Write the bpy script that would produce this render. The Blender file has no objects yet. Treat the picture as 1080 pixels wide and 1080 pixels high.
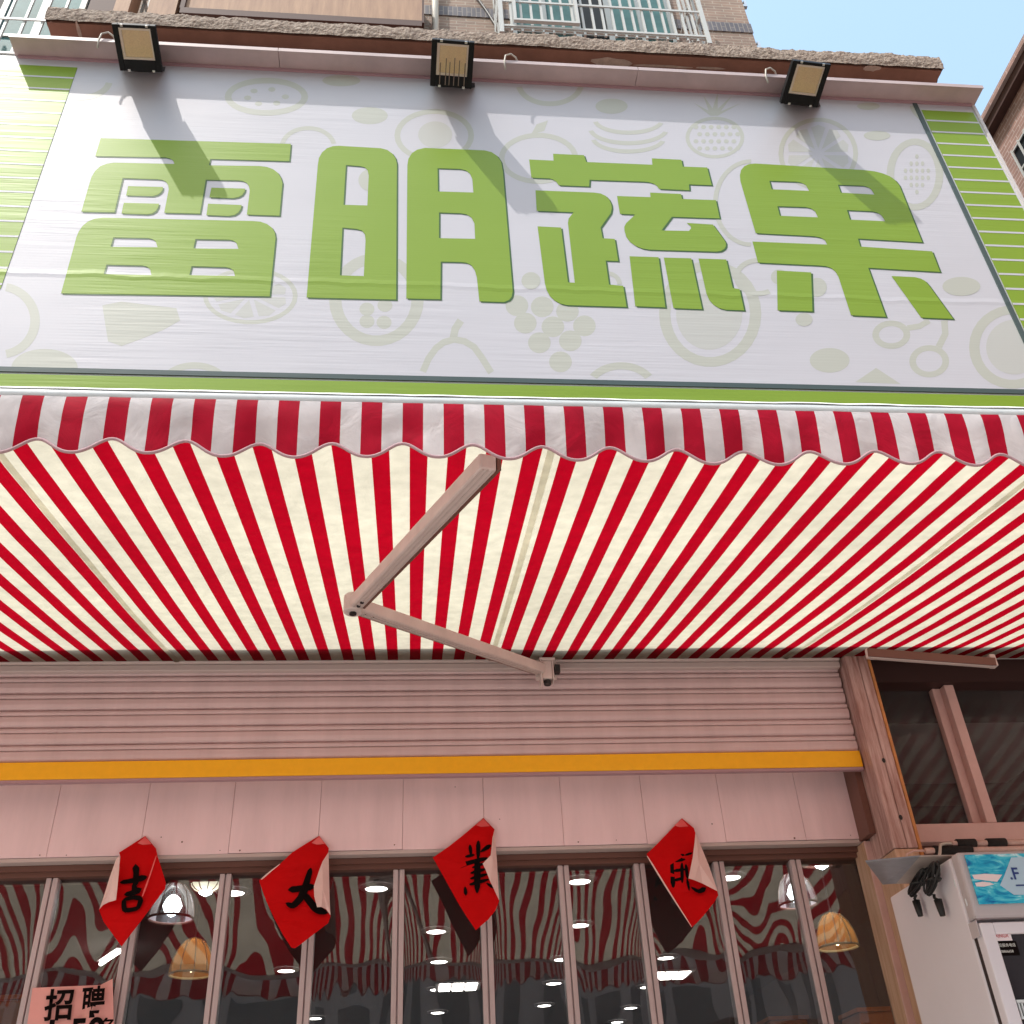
import bpy, bmesh, math, random
from mathutils import Vector, Matrix, noise
from mathutils.geometry import tessellate_polygon
random.seed(7)
scn = bpy.context.scene
COL = scn.collection
R = math.radians

# ------------------------------------------------------------------ camera
F = 1060.0
pitch, yaw, roll = R(34.64), R(-6.77), R(-3.32)
CAM = Vector((0, -4, 1.6))
B = Matrix(((1, 0, 0), (0, 0, 1), (0, -1, 0)))
Yw = Matrix(((math.cos(yaw), math.sin(yaw), 0), (-math.sin(yaw), math.cos(yaw), 0), (0, 0, 1)))
Rx = Matrix(((1, 0, 0), (0, math.cos(pitch), math.sin(pitch)), (0, -math.sin(pitch), math.cos(pitch))))
Rr = Matrix(((math.cos(roll), math.sin(roll), 0), (-math.sin(roll), math.cos(roll), 0), (0, 0, 1)))
W2C = Rr @ Rx @ B @ Yw
C2W = W2C.transposed()

def ray(x, y):
    return C2W @ Vector(((x - 540) / F, -(y - 540) / F, -1.0))
def PY(x, y, Y):
    d = ray(x, y); return CAM + d * ((Y - CAM.y) / d.y)
def PZ(x, y, Z):
    d = ray(x, y); return CAM + d * ((Z - CAM.z) / d.z)
def PX(x, y, X):
    d = ray(x, y); return CAM + d * ((X - CAM.x) / d.x)
def PPL(x, y, pt, n):
    d = ray(x, y); return CAM + d * ((Vector(pt) - CAM).dot(n) / d.dot(n))

cam_d = bpy.data.cameras.new('camera'); cam = bpy.data.objects.new('camera', cam_d); COL.objects.link(cam)
cam_d.sensor_fit = 'HORIZONTAL'; cam_d.sensor_width = 36; cam_d.lens = 36 * F / 1080
cam_d.clip_start = .05; cam_d.clip_end = 500
cam.matrix_world = Matrix.Translation(CAM) @ C2W.to_4x4()
scn.camera = cam

# ------------------------------------------------------------------ helpers
def tag(o, label=None, cat=None, group=None, kind=None):
    if label: o['label'] = label
    if cat: o['category'] = cat
    if group: o['group'] = group
    if kind: o['kind'] = kind
    return o
def thing(name, label, cat, loc=(0, 0, 0), group=None):
    o = bpy.data.objects.new(name, None); COL.objects.link(o); o.location = loc
    o.empty_display_size = .1
    return tag(o, label, cat, group)

class MB:
    def __init__(s): s.v = []; s.f = []; s.m = []; s.mi = 0
    def quad(s, pts):
        b = len(s.v); s.v += [Vector(p) for p in pts]; s.f.append(tuple(range(b, b + len(pts)))); s.m.append(s.mi); return s
    def box(s, lo, hi):
        x0, y0, z0 = lo; x1, y1, z1 = hi
        return s.hexa([(x0, y0, z0), (x1, y0, z0), (x1, y1, z0), (x0, y1, z0), (x0, y0, z1), (x1, y0, z1), (x1, y1, z1), (x0, y1, z1)])
    def hexa(s, p):
        b = len(s.v); s.v += [Vector(q) for q in p]
        for f in ((3, 2, 1, 0), (4, 5, 6, 7), (0, 1, 5, 4), (1, 2, 6, 5), (2, 3, 7, 6), (3, 0, 4, 7)):
            s.f.append(tuple(b + i for i in f)); s.m.append(s.mi)
        return s
    def beam(s, a, b_, w, h, up=(0, 0, 1)):
        a = Vector(a); b_ = Vector(b_); d = (b_ - a).normalized(); sd = d.cross(Vector(up)).normalized(); u = sd.cross(d)
        sd *= w / 2; u *= h / 2
        return s.hexa([a - sd - u, a + sd - u, b_ + sd - u, b_ - sd - u, a - sd + u, a + sd + u, b_ + sd + u, b_ - sd + u])
    def tube(s, pts, r, n=8, cap=True):
        pts = [Vector(p) for p in pts]; b = len(s.v); m = len(pts)
        prev = None
        for i, p in enumerate(pts):
            d = (pts[min(i + 1, m - 1)] - pts[max(i - 1, 0)]).normalized()
            if prev is None:
                ref = Vector((0, 0, 1)) if abs(d.z) < .9 else Vector((1, 0, 0)); u = d.cross(ref).normalized()
            else:
                u = (prev - d * prev.dot(d)).normalized()
            prev = u; w = d.cross(u)
            rr = r(i / (m - 1)) if callable(r) else r
            for k in range(n):
                a = 2 * math.pi * k / n; s.v.append(p + (u * math.cos(a) + w * math.sin(a)) * rr)
        for i in range(m - 1):
            for k in range(n):
                k2 = (k + 1) % n
                s.f.append((b + i * n + k, b + i * n + k2, b + (i + 1) * n + k2, b + (i + 1) * n + k)); s.m.append(s.mi)
        if cap:
            s.f.append(tuple(b + k for k in range(n))[::-1]); s.m.append(s.mi)
            s.f.append(tuple(b + (m - 1) * n + k for k in range(n))); s.m.append(s.mi)
        return s
    def lathe(s, c, prof, n=24, axis=None):
        c = Vector(c); b = len(s.v); m = len(prof)
        for (r, z) in prof:
            for k in range(n):
                a = 2 * math.pi * k / n; s.v.append(c + Vector((r * math.cos(a), r * math.sin(a), z)))
        for i in range(m - 1):
            for k in range(n):
                k2 = (k + 1) % n
                s.f.append((b + i * n + k, b + i * n + k2, b + (i + 1) * n + k2, b + (i + 1) * n + k)); s.m.append(s.mi)
        return s
    def loops(s, loops):
        """flat polygon with holes; loops = list of lists of 3-D points"""
        b = len(s.v); flat = [Vector(p) for L in loops for p in L]; s.v += flat
        for t in tessellate_polygon([[Vector(p) for p in L] for L in loops]):
            nn = (flat[t[1]] - flat[t[0]]).cross(flat[t[2]] - flat[t[0]])
            if nn.y > 0: t = tuple(reversed(t))
            s.f.append(tuple(b + i for i in t)); s.m.append(s.mi)
        return s
    def grid(s, fn, nu, nv):
        b = len(s.v)
        for j in range(nv + 1):
            for i in range(nu + 1): s.v.append(Vector(fn(i / nu, j / nv)))
        for j in range(nv):
            for i in range(nu):
                a = b + j * (nu + 1) + i; s.f.append((a, a + 1, a + nu + 2, a + nu + 1)); s.m.append(s.mi)
        return s
    def build(s, name, mats, parent=None, smooth=False, bevel=0, origin=None):
        me = bpy.data.meshes.new(name)
        off = Vector(origin) if origin is not None else Vector((0, 0, 0))
        me.from_pydata([tuple(v - off) for v in s.v], [], s.f)
        for m in (mats if isinstance(mats, (list, tuple)) else [mats]): me.materials.append(m)
        for p, mi in zip(me.polygons, s.m): p.material_index = mi; p.use_smooth = smooth
        me.update()
        o = bpy.data.objects.new(name, me); COL.objects.link(o); o.location = off
        if parent is not None:
            o.parent = parent; o.location = off - Vector(parent.location)
        if bevel:
            bv = o.modifiers.new('bevel', 'BEVEL'); bv.width = bevel; bv.segments = 2; bv.limit_method = 'ANGLE'; bv.angle_limit = R(40)
        return o
# NOTE every parent Empty stays unrotated, so children keep world-aligned vertex positions

# ------------------------------------------------------------------ materials
MAT = {}
def mat(name, col, rough=.6, metal=0, spec=.5, noise_amt=0, noise_scale=8, bump=0, bump_scale=40, stretch=(1, 1, 1), emit=None, es=0, col2=None, coat=0):
    m = bpy.data.materials.new(name); m.use_nodes = True; nt = m.node_tree; N = nt.nodes; L = nt.links
    b = N['Principled BSDF']; b.inputs['Base Color'].default_value = (*col, 1); b.inputs['Roughness'].default_value = rough
    b.inputs['Metallic'].default_value = metal; b.inputs['Specular IOR Level'].default_value = spec
    b.inputs['Coat Weight'].default_value = coat
    tc = N.new('ShaderNodeNewGeometry'); mp = N.new('ShaderNodeMapping'); mp.inputs['Scale'].default_value = stretch
    L.new(tc.outputs['Position'], mp.inputs['Vector'])
    if noise_amt or col2:
        n = N.new('ShaderNodeTexNoise'); n.inputs['Scale'].default_value = noise_scale; n.inputs['Detail'].default_value = 6
        n.inputs['Roughness'].default_value = .65
        L.new(mp.outputs['Vector'], n.inputs['Vector'])
        mx = N.new('ShaderNodeMix'); mx.data_type = 'RGBA'
        c2 = col2 if col2 else tuple(max(0, c * (1 - noise_amt)) for c in col)
        mx.inputs[6].default_value = (*col, 1); mx.inputs[7].default_value = (*c2, 1)
        rp = N.new('ShaderNodeValToRGB'); rp.color_ramp.elements[0].position = .35; rp.color_ramp.elements[1].position = .68
        L.new(n.outputs['Fac'], rp.inputs['Fac']); L.new(rp.outputs['Color'], mx.inputs[0]); L.new(mx.outputs[2], b.inputs['Base Color'])
    if bump:
        n2 = N.new('ShaderNodeTexNoise'); n2.inputs['Scale'].default_value = bump_scale; n2.inputs['Detail'].default_value = 5
        L.new(mp.outputs['Vector'], n2.inputs['Vector'])
        bp = N.new('ShaderNodeBump'); bp.inputs['Strength'].default_value = bump; bp.inputs['Distance'].default_value = .01
        L.new(n2.outputs['Fac'], bp.inputs['Height']); L.new(bp.outputs['Normal'], b.inputs['Normal'])
    if emit:
        b.inputs['Emission Color'].default_value = (*emit, 1); b.inputs['Emission Strength'].default_value = es
    MAT[name] = m
    return m
def math_node(nt, op, a, b=None, clamp=False):
    n = nt.nodes.new('ShaderNodeMath'); n.operation = op; n.use_clamp = clamp
    for i, v in enumerate((a, b)):
        if v is None: continue
        if hasattr(v, 'links') or hasattr(v, 'is_output'): nt.links.new(v, n.inputs[i])
        else: n.inputs[i].default_value = v
    return n.outputs[0]

def banner(name, col, rough=.40):
    """printed vinyl stretched over the frame: woven fine lines, wrinkles, one long crease"""
    m = bpy.data.materials.new(name); m.use_nodes = True; nt = m.node_tree; N = nt.nodes; L = nt.links
    b = N['Principled BSDF']; b.inputs['Roughness'].default_value = rough; b.inputs['Specular IOR Level'].default_value = .24
    geo = N.new('ShaderNodeNewGeometry'); sx = N.new('ShaderNodeSeparateXYZ'); L.new(geo.outputs['Position'], sx.inputs[0])
    X, Y, Z = sx.outputs
    # slight dirt
    n0 = N.new('ShaderNodeTexNoise'); n0.inputs['Scale'].default_value = 1.7; n0.inputs['Detail'].default_value = 7
    L.new(geo.outputs['Position'], n0.inputs['Vector'])
    mx = N.new('ShaderNodeMix'); mx.data_type = 'RGBA'; mx.inputs[6].default_value = (*col, 1)
    mx.inputs[7].default_value = (*[c * .9 for c in col], 1); L.new(n0.outputs['Fac'], mx.inputs[0]); L.new(mx.outputs[2], b.inputs['Base Color'])
    mp = N.new('ShaderNodeMapping'); mp.inputs['Scale'].default_value = (1.0, 1, 20); L.new(geo.outputs['Position'], mp.inputs['Vector'])
    n1 = N.new('ShaderNodeTexNoise'); n1.inputs['Scale'].default_value = 1.6; n1.inputs['Detail'].default_value = 4; L.new(mp.outputs[0], n1.inputs['Vector'])
    # patchy mask so wrinkles gather in places
    n2 = N.new('ShaderNodeTexNoise'); n2.inputs['Scale'].default_value = 1.1; n2.inputs['Detail'].default_value = 1; L.new(geo.outputs['Position'], n2.inputs['Vector'])
    rp = N.new('ShaderNodeValToRGB'); rp.color_ramp.elements[0].position = .42; rp.color_ramp.elements[1].position = .62; L.new(n2.outputs['Fac'], rp.inputs[0])
    h1 = math_node(nt, 'MULTIPLY', n1.outputs['Fac'], math_node(nt, 'ADD', math_node(nt, 'MULTIPLY', rp.outputs['Color'], .75), .05))
    # broad billow
    mp3 = N.new('ShaderNodeMapping'); mp3.inputs['Scale'].default_value = (.5, 1, 1.2); L.new(geo.outputs['Position'], mp3.inputs['Vector'])
    n3 = N.new('ShaderNodeTexNoise'); n3.inputs['Scale'].default_value = 1.5; n3.inputs['Detail'].default_value = 2; L.new(mp3.outputs[0], n3.inputs['Vector'])
    h = math_node(nt, 'ADD', h1, math_node(nt, 'MULTIPLY', n3.outputs['Fac'], 2.0))
    # long crease near z = 5.72, wandering a little
    mp4 = N.new('ShaderNodeMapping'); mp4.inputs['Scale'].default_value = (2.2, 0, 0); L.new(geo.outputs['Position'], mp4.inputs['Vector'])
    n4 = N.new('ShaderNodeTexNoise'); n4.inputs['Scale'].default_value = 1.5; n4.inputs['Detail'].default_value = 5; L.new(mp4.outputs[0], n4.inputs['Vector'])
    zz = math_node(nt, 'ADD', Z, math_node(nt, 'MULTIPLY', n4.outputs['Fac'], .07))
    d = math_node(nt, 'ABSOLUTE', math_node(nt, 'SUBTRACT', zz, 5.665))
    cr = math_node(nt, 'SUBTRACT', 1.0, math_node(nt, 'DIVIDE', d, .028), clamp=True)
    h = math_node(nt, 'ADD', h, math_node(nt, 'MULTIPLY', cr, .75))
    # thread lines
    wv = math_node(nt, 'SINE', math_node(nt, 'MULTIPLY', Z, 2 * math.pi / .02))
    h = math_node(nt, 'ADD', h, math_node(nt, 'MULTIPLY', wv, .012))
    bp = N.new('ShaderNodeBump'); bp.inputs['Strength'].default_value = .22; bp.inputs['Distance'].default_value = .012
    L.new(h, bp.inputs['Height']); L.new(bp.outputs['Normal'], b.inputs['Normal'])
    return m

def stripes_fabric(name, x0, pitch, frac=.5, trans=.6, red=(.30, .001, .009), white=(.53, .49, .395)):
    m = bpy.data.materials.new(name); m.use_nodes = True; nt = m.node_tree; N = nt.nodes; L = nt.links
    N.remove(N['Principled BSDF'])
    geo = N.new('ShaderNodeNewGeometry'); sx = N.new('ShaderNodeSeparateXYZ'); L.new(geo.outputs['Position'], sx.inputs[0])
    ph = math_node(nt, 'FRACT', math_node(nt, 'ADD', math_node(nt, 'DIVIDE', math_node(nt, 'SUBTRACT', sx.outputs[0], x0), pitch), 100.5 ))
    d = math_node(nt, 'ABSOLUTE', math_node(nt, 'SUBTRACT', ph, .5))     # 0 at the red centre
    isred = math_node(nt, 'LESS_THAN', d, frac / 2)
    n = N.new('ShaderNodeTexNoise'); n.inputs['Scale'].default_value = 22; n.inputs['Detail'].default_value = 8; L.new(geo.outputs['Position'], n.inputs['Vector'])
    mr = N.new('ShaderNodeMapRange'); mr.inputs[1].default_value = .3; mr.inputs[2].default_value = .75; mr.inputs[3].default_value = 1.0; mr.inputs[4].default_value = .82
    L.new(n.outputs['Fac'], mr.inputs[0])
    mx = N.new('ShaderNodeMix'); mx.data_type = 'RGBA'; mx.inputs[6].default_value = (*white, 1); mx.inputs[7].default_value = (*red, 1)
    L.new(isred, mx.inputs[0])
    ns = N.new('ShaderNodeTexNoise'); ns.inputs['Scale'].default_value = 1.6; ns.inputs['Detail'].default_value = 5; L.new(geo.outputs['Position'], ns.inputs['Vector'])
    mr2 = N.new('ShaderNodeMapRange'); mr2.inputs[1].default_value = .35; mr2.inputs[2].default_value = .7; mr2.inputs[3].default_value = 1.05; mr2.inputs[4].default_value = .86; L.new(ns.outputs['Fac'], mr2.inputs[0])
    mm = N.new('ShaderNodeVectorMath'); mm.operation = 'SCALE'; L.new(mx.outputs[2], mm.inputs[0]); L.new(math_node(nt, 'MULTIPLY', mr.outputs[0], mr2.outputs[0]), mm.inputs['Scale'])
    # wrinkle bump
    n2 = N.new('ShaderNodeTexNoise'); n2.inputs['Scale'].default_value = 9; n2.inputs['Detail'].default_value = 6; n2.inputs['Distortion'].default_value = 1.2
    L.new(geo.outputs['Position'], n2.inputs['Vector'])
    bp = N.new('ShaderNodeBump'); bp.inputs['Strength'].default_value = .5; bp.inputs['Distance'].default_value = .012; L.new(n2.outputs['Fac'], bp.inputs['Height'])
    df = N.new('ShaderNodeBsdfDiffuse'); tr = N.new('ShaderNodeBsdfTranslucent'); ms = N.new('ShaderNodeMixShader'); ms.inputs[0].default_value = trans
    for s in (df, tr): L.new(mm.outputs[0], s.inputs['Color']); L.new(bp.outputs['Normal'], s.inputs['Normal'])
    L.new(df.outputs[0], ms.inputs[1]); L.new(tr.outputs[0], ms.inputs[2])
    gl = N.new('ShaderNodeBsdfGlossy'); gl.inputs['Roughness'].default_value = .45; ms2 = N.new('ShaderNodeMixShader'); ms2.inputs[0].default_value = .012
    L.new(ms.outputs[0], ms2.inputs[1]); L.new(gl.outputs[0], ms2.inputs[2]); L.new(ms2.outputs[0], N['Material Output'].inputs['Surface'])
    return m

def glass(name, refl=.22, tint=(.55, .55, .55), rough=0.0, bump=0, bscale=3, dust_haze=0):
    m = bpy.data.materials.new(name); m.use_nodes = True; nt = m.node_tree; N = nt.nodes; L = nt.links
    N.remove(N['Principled BSDF'])
    t = N.new('ShaderNodeBsdfTransparent'); t.inputs[0].default_value = (*tint, 1)
    g = N.new('ShaderNodeBsdfGlossy'); g.inputs['Roughness'].default_value = rough; g.inputs[0].default_value = (.82, .76, .76, 1)
    fr = N.new('ShaderNodeFresnel'); fr.inputs[0].default_value = 1.5
    f = math_node(nt, 'ADD', fr.outputs[0], refl, clamp=True)
    ms = N.new('ShaderNodeMixShader'); L.new(f, ms.inputs[0]); L.new(t.outputs[0], ms.inputs[1]); L.new(g.outputs[0], ms.inputs[2])
    out_ = ms.outputs[0]
    if dust_haze:
        dn = N.new('ShaderNodeTexNoise'); dn.inputs['Scale'].default_value = 2.2; dn.inputs['Detail'].default_value = 7; dn.inputs['Distortion'].default_value = .8
        gd_ = N.new('ShaderNodeNewGeometry'); L.new(gd_.outputs['Position'], dn.inputs['Vector'])
        df = N.new('ShaderNodeBsdfDiffuse'); df.inputs[0].default_value = (.60, .56, .55, 1); m3 = N.new('ShaderNodeMixShader')
        L.new(math_node(nt, 'MULTIPLY', dn.outputs['Fac'], dust_haze * 2), m3.inputs[0]); L.new(ms.outputs[0], m3.inputs[1]); L.new(df.outputs[0], m3.inputs[2]); out_ = m3.outputs[0]  # patchy dust haze, also mixed in to lift blacks and soften reflections
    L.new(out_, N['Material Output'].inputs['Surface'])
    if bump:
        n = N.new('ShaderNodeTexNoise'); n.inputs['Scale'].default_value = bscale; n.inputs['Detail'].default_value = 1
        geo = N.new('ShaderNodeNewGeometry'); L.new(geo.outputs['Position'], n.inputs['Vector'])
        bp = N.new('ShaderNodeBump'); bp.inputs['Strength'].default_value = 1; bp.inputs['Distance'].default_value = bump
        L.new(n.outputs['Fac'], bp.inputs['Height']); L.new(bp.outputs[0], g.inputs['Normal'])
    return m

def brick(name, c1, c2, mortar, bw=.2, bh=.055, ms=.006, plane='XZ', vertical=False):
    m = bpy.data.materials.new(name); m.use_nodes = True; nt = m.node_tree; N = nt.nodes; L = nt.links
    b = N['Principled BSDF']; b.inputs['Roughness'].default_value = .8
    geo = N.new('ShaderNodeNewGeometry'); sx = N.new('ShaderNodeSeparateXYZ'); L.new(geo.outputs['Position'], sx.inputs[0])
    cb = N.new('ShaderNodeCombineXYZ')
    u = math_node(nt, 'ADD', sx.outputs[0], sx.outputs[1]); v = sx.outputs[2]
    if vertical: u, v = v, u
    L.new(u, cb.inputs[0]); L.new(v, cb.inputs[1])
    t = N.new('ShaderNodeTexBrick'); t.inputs['Scale'].default_value = 1; t.inputs['Brick Width'].default_value = bw; t.inputs['Row Height'].default_value = bh
    t.inputs['Mortar Size'].default_value = ms; t.inputs['Mortar Smooth'].default_value = .2
    t.inputs['Color1'].default_value = (*c1, 1); t.inputs['Color2'].default_value = (*c2, 1); t.inputs['Mortar'].default_value = (*mortar, 1)
    L.new(cb.outputs[0], t.inputs['Vector'])
    n = N.new('ShaderNodeTexNoise'); n.inputs['Scale'].default_value = 3; n.inputs['Detail'].default_value = 8; L.new(geo.outputs['Position'], n.inputs['Vector'])
    mr = N.new('ShaderNodeMapRange'); mr.inputs[1].default_value = .3; mr.inputs[2].default_value = .7; mr.inputs[3].default_value = 1.1; mr.inputs[4].default_value = .75; L.new(n.outputs['Fac'], mr.inputs[0])
    vm = N.new('ShaderNodeVectorMath'); vm.operation = 'SCALE'; L.new(t.outputs['Color'], vm.inputs[0]); L.new(mr.outputs[0], vm.inputs['Scale'])
    L.new(vm.outputs[0], b.inputs['Base Color'])
    bp = N.new('ShaderNodeBump'); bp.inputs['Strength'].default_value = .6; bp.inputs['Distance'].default_value = -.01; L.new(t.outputs['Fac'], bp.inputs['Height']); L.new(bp.outputs[0], b.inputs['Normal'])
    return m

M_white = banner('banner_white', (.56, .55, .595))
M_green = banner('banner_green', (.225, .345, .032))
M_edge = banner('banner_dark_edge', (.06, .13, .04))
M_pat = banner('banner_pattern', (.485, .492, .440))
M_pat2 = banner('banner_pattern_inner', (.51, .512, .49))
M_line = banner('banner_dark_line', (.07, .10, .10))
M_frame_white = mat('white_flashing', (.62, .58, .58), .45, noise_amt=.15, noise_scale=5)
M_flash = mat('pinkish_flashing', (.55, .43, .42), .45, noise_amt=.2, noise_scale=4)
M_concrete = mat('rough_concrete', (.42, .34, .28), .95, col2=(.17, .115, .09), noise_scale=34, bump=1.0, bump_scale=45)
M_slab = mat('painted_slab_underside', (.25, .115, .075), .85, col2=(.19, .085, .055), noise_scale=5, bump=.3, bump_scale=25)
M_plaster = mat('plaster_patch', (.45, .33, .26), .9, noise_amt=.3, noise_scale=30, bump=.5)
M_black = mat('black_lamp_metal', (.008, .008, .009), .5, spec=.2, noise_amt=.3, noise_scale=20)
M_steel = mat('clip_steel', (.6, .6, .6), .35, metal=.8)
M_reflector = mat('lamp_reflector', (.95, .80, .54), .5, noise_amt=.15, noise_scale=120)
M_reflect_rim = mat('lamp_reflector_rim', (.92, .86, .80), .4)
M_lampglass = glass('lamp_glass', .0, (.98, .97, .95), .02)
M_cable = mat('white_cable', (.5, .46, .40), .5)
M_canopy = stripes_fabric('striped_canopy', .010, .0938, .47, trans=.80)
_a, _b = PY(348, 440, -2.283).x, PY(938 / 2.7 + 300, 440, -2.283).x
M_val = stripes_fabric('striped_valance', _a, (_b - _a) / 7, .5, trans=.3, red=(.54, .008, .035), white=(.84, .80, .81))
M_seam = mat('seam_fabric', (.46, .43, .34), .8)
M_hem = mat('pink_hem', (.42, .26, .28), .7)
M_bar = mat('white_aluminium', (.68, .72, .73), .35, noise_amt=.1, noise_scale=20)
M_arm = mat('arm_aluminium', (.68, .58, .54), .38, noise_amt=.15, noise_scale=10)
M_dark = mat('black_plastic', (.01, .01, .01), .5)
M_shutter = mat('shutter_paint', (.68, .51, .50), .45, noise_amt=.16, noise_scale=2, stretch=(3, 1, .5))
M_shutter_gap = mat('shutter_groove', (.45, .33, .31), .7)
M_orange = mat('orange_bar', (1.0, .50, .004), .55, noise_amt=.07, noise_scale=30)
M_fascia = mat('white_panel', (.92, .70, .72), .4, noise_amt=.12, noise_scale=2.5, stretch=(4, 1, .6))
M_fascia_edge = mat('panel_edge', (.55, .46, .43), .5)
M_alu = mat('door_aluminium', (.60, .50, .50), .35, noise_amt=.12, noise_scale=30, stretch=(1, 1, .1))
M_pane = glass('door_glass', .10, (.8, .8, .8), dust_haze=.032)
M_paneR = glass('window_glass', -.02, (.7, .7, .7), dust_haze=.07)
M_red = mat('red_paper', (.62, .001, .003), .6, noise_amt=.12, noise_scale=12, spec=.12)
M_redback = mat('pink_paper_back', (.88, .64, .60), .7, noise_amt=.08, noise_scale=12)
M_ink = mat('black_ink', (.008, .005, .005), .9, spec=.05)
M_tape_glint = mat('clear_tape_and_glint', (.85, .12, .12), .15, coat=.6)
M_poster = mat('pink_poster', (.90, .42, .38), .7, noise_amt=.06, noise_scale=12)
M_ply = mat('brown_board', (.40, .24, .15), .7, col2=(.27, .15, .095), noise_scale=3.2, stretch=(5, 5, .45), bump=.2)
M_plydk = mat('dark_board_edge', (.07, .03, .022), .7)
M_pipe = mat('drain_pipe_plastic', (.72, .67, .60), .5)
M_cage = mat('white_steel_bars', (.50, .50, .49), .5)
M_winframe = mat('window_frame_paint', (.30, .32, .32), .5)
M_teal = mat('teal_window_glass', (.10, .21, .215), .5, spec=.08, noise_amt=.35, noise_scale=3)
M_winroom = mat('window_dark', (.03, .035, .04), .6, spec=.1, noise_amt=.5, noise_scale=2)
M_brick = brick('brown_brick', (.33, .22, .17), (.26, .18, .145), (.40, .33, .27))
M_band = brick('grey_brick_band', (.155, .145, .165), (.12, .115, .14), (.28, .25, .24), bw=.17, bh=.05, vertical=True)
M_brickR = brick('pink_brick', (.42, .25, .21), (.33, .20, .17), (.55, .42, .38), bw=.26, bh=.075, ms=.008)
M_fridge = mat('fridge_paint', (.74, .70, .74), .35, noise_amt=.06, noise_scale=2)
M_fridge2 = mat('fridge_grey_trim', (.50, .45, .46), .4)
M_gasket = mat('fridge_gasket', (.03, .02, .02), .6)
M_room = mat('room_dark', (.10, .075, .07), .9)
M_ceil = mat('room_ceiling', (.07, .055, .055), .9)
M_emit = mat('downlight_glow', (1, 1, 1), .5, emit=(1, .97, .9), es=7)
M_bulb = mat('cool_bulb_glow', (1, 1, 1), .5, emit=(.8, .9, 1), es=8)
M_bulbw = mat('warm_bulb_glow', (1, 1, 1), .5, emit=(1, .78, .45), es=5)
def shade_mat(name, c):
    m = mat(name, c, .8, noise_amt=.3, noise_scale=60); nt = m.node_tree; N = nt.nodes; t = N.new('ShaderNodeBsdfTranslucent'); t.inputs[0].default_value = (*c, 1)
    ms = N.new('ShaderNodeMixShader'); ms.inputs[0].default_value = .5; nt.links.new(N['Principled BSDF'].outputs[0], ms.inputs[1]); nt.links.new(t.outputs[0], ms.inputs[2]); nt.links.new(ms.outputs[0], N['Material Output'].inputs[0]); return m
M_shade = shade_mat('woven_shade', (.62, .56, .40))
M_shade_clear = glass('clear_cage_shade', .0, (.6, .6, .55), .3)
M_shadew = shade_mat('warm_woven_shade', (.36, .20, .08))
M_orangebox = mat('orange_board', (.55, .15, .02), .6, noise_amt=.2)
M_copper = mat('pipe_wrap_pink', (.70, .48, .42), .5, noise_amt=.2, noise_scale=40)
M_foam = mat('black_foam', (.012, .01, .01), .9, bump=.4)
M_sheet = mat('grey_sheet_metal', (.30, .31, .34), .38, metal=.3, noise_amt=.2, noise_scale=30)
M_sheet2 = mat('tan_sheet_metal', (.42, .36, .32), .45, noise_amt=.15, noise_scale=30)
M_neigh = mat('dark_header', (.035, .012, .010), .6)
M_pinkframe = mat('painted_frame', (.66, .44, .40), .5, noise_amt=.12, noise_scale=8)
M_darkbrown = mat('brown_frame_side', (.16, .07, .05), .5)

def wood(name, c1, c2, rough):
    return mat(name, c1, rough, col2=c2, noise_scale=6, stretch=(9, 9, .7), bump=.35, bump_scale=10)
M_post = wood('worn_brown_post', (.60, .42, .38), (.27, .12, .095), .30)
M_post_edge = mat('post_orange_edge', (.60, .25, .08), .5, noise_amt=.3, noise_scale=20)
M_tan = wood('tan_wood_frame', (.62, .42, .29), (.46, .27, .16), .5)

# ------------------------------------------------------------------ world and sun
sun_dir = Vector((1.24, 1.0, -2.72)).normalized()
el = math.asin(-sun_dir.z); az = math.atan2(-sun_dir.x, -sun_dir.y)   # azimuth from +Y clockwise
w = bpy.data.worlds.new('World'); scn.world = w; w.use_nodes = True
sky = w.node_tree.nodes.new('ShaderNodeTexSky'); sky.sky_type = 'NISHITA'; sky.sun_disc = False
sky.sun_elevation = el; sky.sun_rotation = az; sky.air_density = 2.6; sky.dust_density = 2.2; sky.ozone_density = 1.6
bg = w.node_tree.nodes['Background']; bg.inputs[1].default_value = .15
w.node_tree.links.new(sky.outputs[0], bg.inputs[0])
sd = bpy.data.lights.new('sun', 'SUN'); sd.energy = 2.05; sd.angle = R(.5); sd.color = (1, .955, .90)
so = bpy.data.objects.new('sun', sd); COL.objects.link(so); so.rotation_euler = sun_dir.to_track_quat('-Z', 'Y').to_euler(); so.location = (-5, -8, 14)
scn.view_settings.view_transform = 'Standard'; scn.view_settings.look = 'None'; scn.view_settings.exposure = .95; scn.view_settings.gamma = 1
scn.view_settings.use_curve_mapping = False
scn.cycles.max_bounces = 10; scn.cycles.transparent_max_bounces = 12; scn.cycles.diffuse_bounces = 5
scn.cycles.sample_clamp_indirect = 6

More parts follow.
